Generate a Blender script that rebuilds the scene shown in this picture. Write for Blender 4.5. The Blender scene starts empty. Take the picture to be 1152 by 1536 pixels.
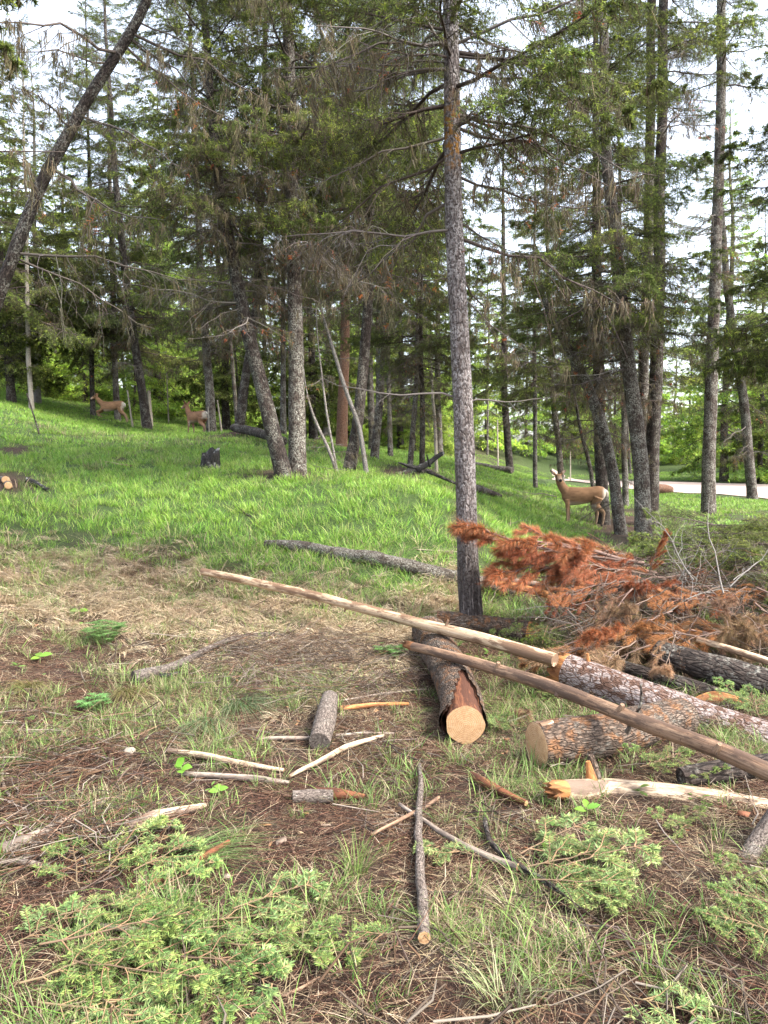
import bpy, math, random
import numpy as np
from math import radians, pi, sin, cos
from mathutils import Vector, Matrix

# ------------------------------------------------------------------ camera, sky, sun, exposure
scene = bpy.context.scene
CAM = np.array([0.0, 0.0, 1.55]); PITCH = radians(3.85); F = 1160.0      # pixel focal length on the 1152x1536 frame
cam_d = bpy.data.cameras.new('camera'); cam = bpy.data.objects.new('camera', cam_d)
scene.collection.objects.link(cam); scene.camera = cam
cam.location = CAM; cam.rotation_euler = (pi / 2 - PITCH, 0, 0)
cam_d.sensor_fit = 'VERTICAL'; cam_d.sensor_height = 36.0; cam_d.lens = 36.0 * F / 1536.0
cam_d.clip_start = 0.05; cam_d.clip_end = 3000
SUN_EL, SUN_AZ = radians(50), radians(118)      # azimuth clockwise from +Y: the sun is high on the right, a little behind the camera
world = bpy.data.worlds.new('World'); scene.world = world; world.use_nodes = True
wn = world.node_tree.nodes; wl = world.node_tree.links; wn.clear()
sky = wn.new('ShaderNodeTexSky'); sky.sky_type = 'NISHITA'; sky.sun_disc = False
sky.sun_elevation = SUN_EL; sky.sun_rotation = SUN_AZ; sky.air_density = 1.0; sky.dust_density = 3.0; sky.ozone_density = 1.0
hs = wn.new('ShaderNodeHueSaturation'); hs.inputs['Saturation'].default_value = 0.5; hs.inputs['Value'].default_value = 1.0
bg = wn.new('ShaderNodeBackground'); bg.inputs['Strength'].default_value = 0.14
wo = wn.new('ShaderNodeOutputWorld')
wl.new(sky.outputs[0], hs.inputs['Color']); wl.new(hs.outputs[0], bg.inputs['Color']); wl.new(bg.outputs[0], wo.inputs['Surface'])
sun_d = bpy.data.lights.new('sun', 'SUN'); sun_d.energy = 1.5; sun_d.angle = radians(15); sun_d.color = (1.0, 0.93, 0.82)
sun = bpy.data.objects.new('sun', sun_d); scene.collection.objects.link(sun)
sd = Vector((sin(SUN_AZ) * cos(SUN_EL), cos(SUN_AZ) * cos(SUN_EL), sin(SUN_EL)))
sun.rotation_euler = (-sd).to_track_quat('-Z', 'Y').to_euler(); sun.location = (-20, -20, 40)
vs = scene.view_settings
vs.view_transform = 'Standard'; vs.look = 'None'; vs.gamma = 1.0; vs.use_curve_mapping = False; vs.exposure = 2.5
cy = scene.cycles
cy.max_bounces = 6; cy.diffuse_bounces = 4; cy.glossy_bounces = 2; cy.transmission_bounces = 3; cy.transparent_max_bounces = 4
cy.caustics_reflective = False; cy.caustics_refractive = False
cy.use_denoising = True; cy.use_adaptive_sampling = True; cy.adaptive_threshold = 0.015; cy.denoising_prefilter = 'ACCURATE'

rng = np.random.default_rng(7); random.seed(7)
U = lambda a, b, n=None: rng.uniform(a, b, n)

# ------------------------------------------------------------------ noise
def _hash(i, j, k, s):
    h = (i * 374761393 + j * 668265263 + k * 2147483647 + s * 1274126177) & 0xffffffff
    h = ((h ^ (h >> 13)) * 1274126177) & 0xffffffff
    h = ((h ^ (h >> 15)) * 2246822519) & 0xffffffff
    return ((h ^ (h >> 16)) & 0xffffff) / float(0xffffff)
def vnoise(p, s=0):
    p = np.asarray(p, float); i = np.floor(p).astype(np.int64); f = p - i; f = f * f * (3 - 2 * f)
    r = 0
    for a in (0, 1):
        for b in (0, 1):
            for c in (0, 1):
                w = (f[..., 0] if a else 1 - f[..., 0]) * (f[..., 1] if b else 1 - f[..., 1]) * (f[..., 2] if c else 1 - f[..., 2])
                r = r + w * _hash(i[..., 0] + a, i[..., 1] + b, i[..., 2] + c, s)
    return r
def fbm(p, o=4, s=0):
    p = np.asarray(p, float); r = 0; a = 0.5
    for k in range(o): r = r + a * (vnoise(p, s + k * 17) - 0.5) * 2; p = p * 2.03; a *= 0.5
    return r
def fbm2(x, y, sc, o=3, s=0):
    return fbm(np.stack([np.asarray(x) / sc, np.asarray(y) / sc, np.zeros_like(np.asarray(x, float)) + .37], -1), o, s)

# ------------------------------------------------------------------ camera geometry and terrain
CP, SP = cos(PITCH), sin(PITCH)
def ray(px, py):
    dx = (np.asarray(px, float) - 576) / F; dy = (768 - np.asarray(py, float)) / F
    return np.stack([dx + 0 * dy, CP + SP * dy + 0 * dx, -SP + CP * dy + 0 * dx], -1)
def at(px, py, Y):
    d = ray(px, py); return CAM + d * (np.asarray(Y, float) / d[..., 1])[..., None]
def pix(P):
    P = np.asarray(P, float) - CAM
    dz = P[..., 1] * CP - P[..., 2] * SP; up = P[..., 1] * SP + P[..., 2] * CP
    dz = np.maximum(dz, 1e-3)
    return 576 + F * P[..., 0] / dz, 768 - F * up / dz
# (pixel x, pixel y, distance): where the ground is seen and how far it is
CTL = [(0,1500,2.08),(576,1500,2.08),(1152,1500,2.08),(0,1300,2.85),(576,1300,2.85),(1152,1300,2.85),(0,1150,3.75),(300,1150,3.8),(576,1150,3.82),
 (850,1180,3.6),(1152,1180,3.65),(60,1040,4.8),(330,1040,4.9),(576,1040,5.0),(712,945,7.0),(500,945,6.6),(100,950,6.2),(300,950,6.4),(900,960,6.7),(1152,960,6.6),
 (100,860,7.9),(300,870,7.9),(100,800,9.5),(400,780,10.5),(480,830,8.8),(620,860,8.3),(690,745,11.5),(100,700,15),(300,700,15),(0,612,25),(0,660,18),
 (160,638,30),(295,657,27),(440,711,13.2),(540,712,15),(640,716,15),(510,672,24),(600,690,28),(365,645,25),(765,705,34),(760,740,21),(740,800,13),
 (905,796,17.5),(965,806,15.5),(1064,770,21.5),(1152,800,16.5),(1152,765,23.5),(1000,735,38),(1152,745,31),(1152,726,44),(860,722,46),(1040,690,62),(900,700,60),
 (200,600,52),(50,575,52),(350,625,50),(480,640,52),(600,660,52),(700,672,55),(1150,690,62),(820,800,14.5),(825,721,52),(870,748,26),(862,736,34),(930,742,29),(820,745,24),(900,724,46),(950,728,42),(1060,730,39),(820,870,9.3),(1000,860,9.5),(1100,880,9.2)]
_c = np.array(CTL, float); _P = at(_c[:, 0], _c[:, 1], _c[:, 2])
def _uv(x, y):
    yy = np.clip(y, 1.6, 75); return np.clip(x / (yy + 1.5), -.75, .75) * 1.6, np.log(yy + 2.5)
def _tps(r2): return 0.5 * r2 * np.log(r2 + 1e-9)
_cu = np.stack(_uv(_P[:, 0], _P[:, 1]), -1); n_ = len(_cu)
_A = np.zeros((n_ + 3, n_ + 3)); _A[:n_, :n_] = _tps(((_cu[:, None] - _cu[None]) ** 2).sum(-1)) + np.eye(n_) * 0.004
_A[:n_, n_] = 1; _A[:n_, n_ + 1:] = _cu; _A[n_, :n_] = 1; _A[n_ + 1:, :n_] = _cu.T
_w = np.linalg.solve(_A, np.concatenate([_P[:, 2], [0, 0, 0]]))
def h0(x, y):
    x = np.asarray(x, float); y = np.asarray(y, float); sh = np.broadcast(x, y).shape
    x = np.broadcast_to(x, sh).ravel(); y = np.broadcast_to(y, sh).ravel(); out = np.empty(x.size)
    for a in range(0, x.size, 40000):
        u, v = _uv(x[a:a + 40000], y[a:a + 40000])
        out[a:a + 40000] = _tps((u[:, None] - _cu[None, :, 0]) ** 2 + (v[:, None] - _cu[None, :, 1]) ** 2) @ _w[:n_] + _w[n_] + _w[n_ + 1] * u + _w[n_ + 2] * v
    return out.reshape(sh)
def H(x, y):
    x = np.asarray(x, float); y = np.asarray(y, float)
    near = np.clip((9 - y) / 4, 0, 1)
    return h0(x, y) + fbm2(x, y, .9, 3, 3) * .05 + near * fbm2(x, y, .22, 2, 9) * .022
def G(px, py, up=0.0):
    """the point of the ground seen at a pixel"""
    d = ray(px, py); sh = d.shape[:-1]; d = d.reshape(-1, 3); d = d / d[:, 1:2]
    t0 = np.full(len(d), 1.2); t = t0.copy(); done = np.zeros(len(d), bool); lo = t0.copy(); hi = np.full(len(d), 140.0)
    while t.max() < 130 and not done.all():
        nt = t * 1.02 + .01; P = CAM + d * nt[:, None]; below = (P[:, 2] < H(P[:, 0], P[:, 1])) & ~done
        lo[below] = t[below]; hi[below] = nt[below]; done |= below; t = np.where(done, t, nt)
        if done.all(): break
        t = np.maximum(t, nt * (~done))
        if t[~done].min() > 130: break
    lo = np.where(done, lo, 130)
    for _ in range(12):
        m = (lo + hi) / 2; P = CAM + d * m[:, None]; b = P[:, 2] < H(P[:, 0], P[:, 1]); hi = np.where(b, m, hi); lo = np.where(b, lo, m)
    P = CAM + d * lo[:, None]; P[:, 2] = H(P[:, 0], P[:, 1]) + up
    return P.reshape(sh + (3,))

# ------------------------------------------------------------------ materials
def mat(name, build, rough=.85):
    m = bpy.data.materials.new(name); m.use_nodes = True
    nt = m.node_tree; nt.nodes.clear()
    out = nt.nodes.new('ShaderNodeOutputMaterial'); b = nt.nodes.new('ShaderNodeBsdfPrincipled')
    b.inputs['Roughness'].default_value = rough; b.inputs['Specular IOR Level'].default_value = .25
    nt.links.new(b.outputs[0], out.inputs['Surface'])
    build(NT(nt, b, out)); return m
class NT:
    def __init__(s, nt, b, out): s.nt, s.b, s.out = nt, b, out
    def n(s, t, **k):
        o = s.nt.nodes.new(t)
        for a, v in k.items(): setattr(o, a, v)
        return o
    def l(s, a, b): s.nt.links.new(a, b)
    def attr(s, name, out='Vector'): o = s.n('ShaderNodeAttribute', attribute_name=name); return o.outputs[out]
    def objrand(s): return s.n('ShaderNodeObjectInfo').outputs['Random']
    def mapping(s, v, scale): o = s.n('ShaderNodeMapping'); o.inputs['Scale'].default_value = scale; s.l(v, o.inputs['Vector']); return o.outputs[0]
    def noise(s, v, scale, det=4, rough=.6, dist=0):
        o = s.n('ShaderNodeTexNoise'); s.l(v, o.inputs['Vector'])
        o.inputs['Scale'].default_value = scale; o.inputs['Detail'].default_value = det; o.inputs['Roughness'].default_value = rough; o.inputs['Distortion'].default_value = dist
        return o.outputs['Fac']
    def voro(s, v, scale, feature='F1', rnd=1):
        o = s.n('ShaderNodeTexVoronoi', feature=feature); s.l(v, o.inputs['Vector']); o.inputs['Scale'].default_value = scale; o.inputs['Randomness'].default_value = rnd
        return o
    def ramp(s, f, stops, interp='LINEAR'):
        o = s.n('ShaderNodeValToRGB'); o.color_ramp.interpolation = interp; e = o.color_ramp.elements
        while len(e) < len(stops): e.new(.5)
        for q, (p, c) in zip(e, stops): q.position = p; q.color = (*c, 1) if len(c) == 3 else c
        s.l(f, o.inputs[0]); return o.outputs[0]
    def mix(s, f, a, b, mode='MIX'):
        o = s.n('ShaderNodeMix', data_type='RGBA', blend_type=mode)
        for i, v in ((0, f), (6, a), (7, b)):
            if hasattr(v, 'is_linked'): s.l(v, o.inputs[i])
            else: o.inputs[i].default_value = v if i == 0 else (*v, 1)
        return o.outputs[2]
    def math(s, op, a, b=0.0):
        o = s.n('ShaderNodeMath', operation=op)
        for i, v in ((0, a), (1, b)):
            if hasattr(v, 'is_linked'): s.l(v, o.inputs[i])
            else: o.inputs[i].default_value = v
        return o.outputs[0]
    def maprange(s, v, a, b, c, d):
        o = s.n('ShaderNodeMapRange'); s.l(v, o.inputs[0])
        for i, q in enumerate((a, b, c, d)): o.inputs[i + 1].default_value = q
        return o.outputs[0]
    def color(s, c): s.l(c, s.b.inputs['Base Color'])
    def bump(s, hgt, strength=.6, dist=.02):
        o = s.n('ShaderNodeBump'); o.inputs['Strength'].default_value = strength; o.inputs['Distance'].default_value = dist
        s.l(hgt, o.inputs['Height']); s.l(o.outputs[0], s.b.inputs['Normal'])

def bark_mat(name, dark, mid, light, lichen=.35, scale=1.0, furrow=1.0, lich_col=(.33, .33, .29), tint=None):
    def f(t):
        v = t.attr('bark'); off = t.n('ShaderNodeVectorMath', operation='ADD')
        r = t.objrand(); cmb = t.n('ShaderNodeCombineXYZ'); t.l(t.math('MULTIPLY', r, 37.0), cmb.inputs[2]); t.l(v, off.inputs[0]); t.l(cmb.outputs[0], off.inputs[1]); v = off.outputs[0]
        vz = t.mapping(v, (1, 1, .32))
        warp = t.noise(vz, 14 * scale, 3)
        dv = t.n('ShaderNodeVectorMath', operation='MULTIPLY_ADD'); wn_ = t.n('ShaderNodeTexNoise'); t.l(vz, wn_.inputs['Vector']); wn_.inputs['Scale'].default_value = 30 * scale; t.l(wn_.outputs['Color'], dv.inputs[0]); dv.inputs[1].default_value = (.03, .03, .03); t.l(vz, dv.inputs[2])
        v1 = t.voro(dv.outputs[0], 62 * scale, 'DISTANCE_TO_EDGE'); crack = t.ramp(v1.outputs['Distance'], [(0, (.3, .3, .3)), (.16 * furrow, (1, 1, 1))])
        v2 = t.noise(t.mapping(v, (1, 1, .5)), 60 * scale, 4, .7)
        c = t.ramp(v2, [(.3, dark), (.5, mid), (.72, light)])
        c = t.mix(crack, dark, c)
        li = t.ramp(t.noise(v, 9 * scale, 5, .75), [(.56 - lichen * .25, (0, 0, 0)), (.62 - lichen * .12, (1, 1, 1))])
        li2 = t.ramp(t.noise(v, 85 * scale, 3, .7), [(.45, (0, 0, 0)), (.6, (1, 1, 1))])
        c = t.mix(t.math('MULTIPLY', t.math('MULTIPLY', li, li2), lichen * 1.5), c, lich_col)
        if tint: c = tint(t, v, c)
        t.color(t.mix(.5, c, t.mix(t.maprange(r, 0, 1, 0, 1), (.75, .75, .75), (1.15, 1.1, 1.05)), 'MULTIPLY'))
        hgt = t.math('ADD', t.math('MULTIPLY', crack, .6), t.math('ADD', t.math('MULTIPLY', v2, .5), t.math('MULTIPLY', warp, .4)))
        t.bump(hgt, .9, .025)
    return mat(name, f, .92)
BARK = bark_mat('fir_bark', (.016, .011, .009), (.062, .047, .039), (.15, .124, .106), .55, .5)
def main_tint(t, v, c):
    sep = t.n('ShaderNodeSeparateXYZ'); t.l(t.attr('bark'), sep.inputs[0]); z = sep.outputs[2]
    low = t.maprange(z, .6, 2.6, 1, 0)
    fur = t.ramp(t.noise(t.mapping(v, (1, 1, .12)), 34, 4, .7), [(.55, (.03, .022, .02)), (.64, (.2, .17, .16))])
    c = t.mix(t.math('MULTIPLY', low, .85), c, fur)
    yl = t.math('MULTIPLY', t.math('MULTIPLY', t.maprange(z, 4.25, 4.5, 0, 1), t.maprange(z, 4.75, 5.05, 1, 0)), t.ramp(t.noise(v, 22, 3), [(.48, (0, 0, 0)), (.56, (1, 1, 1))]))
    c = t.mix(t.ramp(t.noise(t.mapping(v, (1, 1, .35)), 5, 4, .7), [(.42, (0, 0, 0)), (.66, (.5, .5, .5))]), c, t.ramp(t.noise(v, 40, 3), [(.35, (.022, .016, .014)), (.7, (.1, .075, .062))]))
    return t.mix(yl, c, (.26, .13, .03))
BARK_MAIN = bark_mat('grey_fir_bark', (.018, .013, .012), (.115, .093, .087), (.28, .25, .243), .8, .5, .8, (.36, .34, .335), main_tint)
BARK_DARK = bark_mat('dark_bark', (.011, .008, .007), (.036, .027, .023), (.1, .08, .067), .35, .55)
BARK_GREY = bark_mat('grey_bark', (.05, .042, .038), (.2, .175, .165), (.40, .365, .35), .6, 1.1, .6)
BARK_STICK = bark_mat('weathered_stick_bark', (.055, .042, .036), (.15, .122, .105), (.26, .222, .195), .2, 1.6, .5)
BARK_LOG = bark_mat('mossy_log_bark', (.022, .016, .012), (.07, .056, .045), (.16, .14, .115), .55, 1.0, .7)
BARK_RED = bark_mat('red_pine_bark', (.05, .025, .016), (.2, .105, .068), (.32, .2, .14), .15, .8)
BARK_PALE = bark_mat('pale_dead_wood', (.16, .14, .11), (.36, .32, .27), (.52, .47, .40), .3, 1.2, .4)
def flaky(t, v, c):
    fl = t.ramp(t.noise(t.mapping(v, (1, 1, .8)), 16, 4, .62), [(.45, (0, 0, 0)), (.5, (1, 1, 1))])
    pl = t.voro(t.mapping(v, (1, 1, .55)), 24, 'DISTANCE_TO_EDGE'); e = t.ramp(pl.outputs['Distance'], [(.02, (0, 0, 0)), (.09, (1, 1, 1))])
    cc = t.ramp(t.noise(v, 60, 4), [(.3, (.16, .115, .1)), (.6, (.33, .28, .265)), (.8, (.42, .37, .355))])
    return t.mix(t.math('MULTIPLY', fl, e), t.mix(.5, c, (.12, .06, .04)), cc)
BARK_FLAKY = bark_mat('flaky_pine_bark', (.03, .018, .014), (.12, .075, .055), (.26, .19, .155), .1, .9, 1.0, tint=flaky)
def rusty(t, v, c):
    fl = t.ramp(t.noise(v, 12, 4, .65), [(.5, (0, 0, 0)), (.62, (1, 1, 1))])
    return t.mix(t.math('MULTIPLY', fl, .8), c, t.ramp(t.noise(v, 50, 3), [(.3, (.09, .04, .02)), (.65, (.24, .115, .05))]))
BARK_RUST = bark_mat('rusty_log_bark', (.03, .02, .015), (.11, .078, .058), (.24, .18, .14), .25, .9, tint=rusty)

def wood_f(pale, tan, brown, grey):
    def f(t):
        v = t.attr('bark'); st = t.mapping(v, (1, 1, .045))
        g = t.noise(st, 90, 5, .7); big = t.noise(t.mapping(v, (1, 1, .22)), 11, 5, .7)
        c = t.ramp(g, [(.28, brown), (.48, tan), (.66, pale)])
        c = t.mix(t.ramp(big, [(.46, (0, 0, 0)), (.53, (1, 1, 1))]), c, t.mix(g, brown, grey))
        spot = t.ramp(t.noise(v, 70, 3, .6), [(.63, (0, 0, 0)), (.7, (1, 1, 1))])
        c = t.mix(t.math('MULTIPLY', spot, .7), c, brown)
        t.color(c); t.bump(t.math('ADD', g, t.math('MULTIPLY', big, .5)), .5, .008)
    return f
WOOD_PEELED = mat('peeled_pole_wood', wood_f((.52, .41, .29), (.42, .3, .19), (.1, .055, .03), (.22, .14, .09)), .7)
WOOD_BROWN = mat('brown_pole_wood', wood_f((.3, .2, .13), (.2, .12, .075), (.06, .034, .022), (.13, .085, .06)), .75)
WOOD_GREY = mat('weathered_wood', wood_f((.36, .3, .245), (.22, .175, .14), (.07, .05, .038), (.16, .13, .11)), .85)
WOOD_WHITE = mat('barkless_white_wood', wood_f((.56, .46, .33), (.4, .3, .2), (.13, .085, .055), (.17, .125, .1)), .7)
WOOD_ORANGE = mat('fresh_orange_wood', wood_f((.5, .25, .1), (.36, .15, .05), (.14, .05, .018), (.24, .11, .045)), .75)
WOOD_ROT = mat('red_rotten_wood', wood_f((.2, .085, .042), (.13, .048, .024), (.04, .016, .01), (.08, .032, .018)), .95)
def cut_f(t):
    v = t.attr('bark'); sep = t.n('ShaderNodeSeparateXYZ'); t.l(v, sep.inputs[0])
    w = t.n('ShaderNodeVectorMath', operation='MULTIPLY'); w.inputs[1].default_value = (1, 1, 0); t.l(v, w.inputs[0])
    ln = t.n('ShaderNodeVectorMath', operation='LENGTH'); t.l(w.outputs[0], ln.inputs[0])
    nz = t.noise(v, 14, 3)
    rings = t.math('SINE', t.math('MULTIPLY', t.math('ADD', ln.outputs['Value'], t.math('MULTIPLY', nz, .02)), 620.0))
    c = t.ramp(t.noise(v, 30, 5, .7), [(.3, (.27, .14, .06)), (.5, (.42, .26, .13)), (.7, (.5, .34, .2))])
    c = t.mix(t.math('MULTIPLY', t.maprange(rings, -1, 1, 0, 1), .6), c, (.24, .1, .035))
    saw = t.noise(t.mapping(v, (6, 90, 1)), 3, 3)
    an = t.math('ARCTAN2', sep.outputs[1], sep.outputs[0]); cmb = t.n('ShaderNodeCombineXYZ'); t.l(t.math('MULTIPLY', an, 1.6), cmb.inputs[0]); t.l(t.math('MULTIPLY', ln.outputs['Value'], 2.0), cmb.inputs[1])
    ck = t.ramp(t.noise(cmb.outputs[0], 3.2, 3, .6), [(.485, (0, 0, 0)), (.5, (1, 1, 1)), (.515, (0, 0, 0))])
    c = t.mix(t.math('MULTIPLY', ck, .55), c, (.1, .045, .02))
    t.color(t.mix(t.math('MULTIPLY', saw, .3), c, (.54, .4, .25))); t.bump(saw, .5, .004)
CUT = mat('sawn_end_grain', cut_f, .8)

def leaf_mat(name, trans=.3, var=.35, rough=.6, gain=1.0):
    m = bpy.data.materials.new(name); m.use_nodes = True; nt = m.node_tree; nt.nodes.clear()
    t = NT(nt, None, nt.nodes.new('ShaderNodeOutputMaterial'))
    t.b = b = t.n('ShaderNodeBsdfPrincipled'); b.inputs['Roughness'].default_value = rough; b.inputs['Specular IOR Level'].default_value = .25
    c = t.attr('Col', 'Color'); r = t.objrand()
    hsn = t.n('ShaderNodeHueSaturation'); t.l(c, hsn.inputs['Color'])
    t.l(t.maprange(r, 0, 1, (1 - var) * gain, (1 + var) * gain), hsn.inputs['Value']); t.l(t.maprange(t.math('FRACT', t.math('MULTIPLY', r, 7.31)), 0, 1, .488, .512), hsn.inputs['Hue'])
    t.l(hsn.outputs[0], b.inputs['Base Color'])
    tr = t.n('ShaderNodeBsdfTranslucent'); t.l(hsn.outputs[0], tr.inputs[0]); mx = t.n('ShaderNodeMixShader'); mx.inputs[0].default_value = trans
    t.l(b.outputs[0], mx.inputs[1]); t.l(tr.outputs[0], mx.inputs[2]); t.l(mx.outputs[0], t.out.inputs[0])
    return m
NEEDLE = leaf_mat('fir_needles', .46, .25, .6, 1.65)
NEEDLE_FAR = leaf_mat('forest_needles', .5, .2, .6, 1.9)  # brighter copy of the needles, light put into colour for the shaded far forest
NEEDLE_NEAR = leaf_mat('cut_fir_needles', .2, .12, .5)
NEEDLE_RED = leaf_mat('dead_red_needles', .25, .15)
GRASS = leaf_mat('grass_blades', .35, .18, .5)
DRY = leaf_mat('dry_straw', .2, .2)
LICHEN = leaf_mat('hanging_lichen', .2, .2, .9)
TWIG = leaf_mat('twig_bark', 0, .2, .9)
LITTER = leaf_mat('forest_litter', 0, .2, .85)
FUR = leaf_mat('deer_coat', 0, .03, .85)

def ground_f(t):
    geo = t.n('ShaderNodeNewGeometry').outputs['Position']
    gm = t.attr('green', 'Fac')
    n1 = t.noise(geo, 3.0, 6, .7); n2 = t.noise(geo, 45, 5, .75); n3 = t.noise(geo, 14, 4, .65)
    dirt = t.ramp(n2, [(.28, (.01, .0055, .004)), (.46, (.032, .016, .011)), (.6, (.065, .035, .023)), (.75, (.13, .085, .06))])
    dirt = t.mix(t.ramp(n3, [(.45, (0, 0, 0)), (.62, (1, 1, 1))]), dirt, t.ramp(n2, [(.3, (.03, .02, .014)), (.55, (.08, .055, .037)), (.75, (.17, .13, .09))]))
    dirt = t.mix(t.ramp(n1, [(.5, (0, 0, 0)), (.68, (1, 1, 1))]), dirt, (.017, .0105, .0075))
    green = t.ramp(n2, [(.3, (.018, .026, .008)), (.55, (.045, .08, .018)), (.75, (.09, .12, .035))])
    t.color(t.mix(gm, dirt, green)); t.bump(t.math('ADD', t.math('MULTIPLY', n2, .7), n3), .9, .04)
GROUND = mat('forest_floor', ground_f, .95)
def road_f(t):
    geo = t.n('ShaderNodeNewGeometry').outputs['Position']; a = t.noise(geo, 1.2, 5, .7); b = t.noise(geo, 30, 4, .7)
    t.color(t.mix(t.math('MULTIPLY', b, .5), t.ramp(a, [(.3, (.34, .26, .225)), (.7, (.46, .365, .32))]), (.3, .23, .2)))
ROAD = mat('packed_gravel', road_f, .95)
def stump_f(t):
    v = t.attr('bark'); n = t.noise(t.mapping(v, (1, 1, .3)), 25, 5, .7); l = t.noise(v, 7, 4)
    c = t.ramp(n, [(.35, (.006, .006, .006)), (.6, (.03, .028, .026)), (.75, (.09, .085, .08))])
    t.color(t.mix(t.ramp(l, [(.55, (0, 0, 0)), (.66, (1, 1, 1))]), c, (.2, .2, .19))); t.bump(n, .9, .03)
CHARRED = mat('charred_wood', stump_f, .9)
def stone_f(t):
    v = t.n('ShaderNodeTexCoord').outputs['Object']; n = t.noise(v, 25, 5, .7)
    t.color(t.ramp(n, [(.3, (.16, .125, .1)), (.7, (.36, .3, .25))])); t.bump(n, .6, .01)
STONE = mat('field_stone', stone_f, .9)

# ------------------------------------------------------------------ mesh helpers
def nrm(v): return v / np.maximum(np.linalg.norm(v, axis=-1, keepdims=True), 1e-9)
class MB:
    def __init__(s): s.V = []; s.C = []; s.B = []; s.F = []; s.n = 0
    def add(s, V, F, col=(.5, .5, .5), bark=None, m=0):
        V = np.asarray(V, float).reshape(-1, 3); col = np.asarray(col, float)
        s.V.append(V); s.C.append(np.broadcast_to(col, (len(V), 3)) if col.ndim == 1 else col.reshape(-1, 3))
        s.B.append(np.zeros_like(V) if bark is None else np.asarray(bark, float).reshape(-1, 3))
        s.F.append((np.asarray(F, np.int64) + s.n, m)); s.n += len(V)
    def merge(s, o, M3=None, off=None, cmul=None):
        if not o.V: return
        V = np.concatenate(o.V); B = np.concatenate(o.B); C = np.concatenate(o.C)
        if M3 is not None: V = V @ M3.T
        if off is not None: V = V + off
        if cmul is not None: C = C * cmul
        s.V.append(V); s.B.append(B); s.C.append(C)
        for f, m in o.F: s.F.append((f + s.n, m))
        s.n += len(V)
    def mesh(s, name, mats, smooth=True):
        V = np.concatenate(s.V); C = np.concatenate(s.C); B = np.concatenate(s.B)
        me = bpy.data.meshes.new(name); me.vertices.add(len(V)); me.vertices.foreach_set('co', V.ravel())
        nl = sum(f.size for f, m in s.F); npoly = sum(len(f) for f, m in s.F)
        li = np.concatenate([f.ravel() for f, m in s.F]); tot = np.concatenate([np.full(len(f), f.shape[1]) for f, m in s.F])
        mi = np.concatenate([np.full(len(f), m) for f, m in s.F])
        me.loops.add(nl); me.loops.foreach_set('vertex_index', li.astype(np.int32))
        me.polygons.add(npoly); st = np.concatenate([[0], np.cumsum(tot)[:-1]])
        me.polygons.foreach_set('loop_start', st.astype(np.int32))
        me.polygons.foreach_set('material_index', mi.astype(np.int32))
        if smooth: me.polygons.foreach_set('use_smooth', np.ones(npoly, bool))
        a = me.attributes.new('Col', 'FLOAT_COLOR', 'POINT'); a.data.foreach_set('color', np.concatenate([C, np.ones((len(C), 1))], 1).ravel().astype(np.float32))
        a = me.attributes.new('bark', 'FLOAT_VECTOR', 'POINT'); a.data.foreach_set('vector', B.ravel().astype(np.float32))
        for m in mats: me.materials.append(m)
        me.update(calc_edges=True); return me
col = scene.collection
def link(name, data, parent=None, loc=None, rot=None, scl=None):
    o = bpy.data.objects.new(name, data); col.objects.link(o)
    if parent is not None: o.parent = parent
    if loc is not None: o.location = loc
    if rot is not None: o.rotation_euler = rot
    if scl is not None: o.scale = (scl,) * 3 if np.isscalar(scl) else scl
    return o
def tag(o, label=None, cat=None, group=None, kind=None):
    if label: o['label'] = label
    if cat: o['category'] = cat
    if group: o['group'] = group
    if kind: o['kind'] = kind
    return o
def empty(name, loc, label, cat, group=None, rz=0):
    o = link(name, None, loc=loc); o.empty_display_size = .1; o.rotation_euler[2] = rz; return tag(o, label, cat, group)

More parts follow.
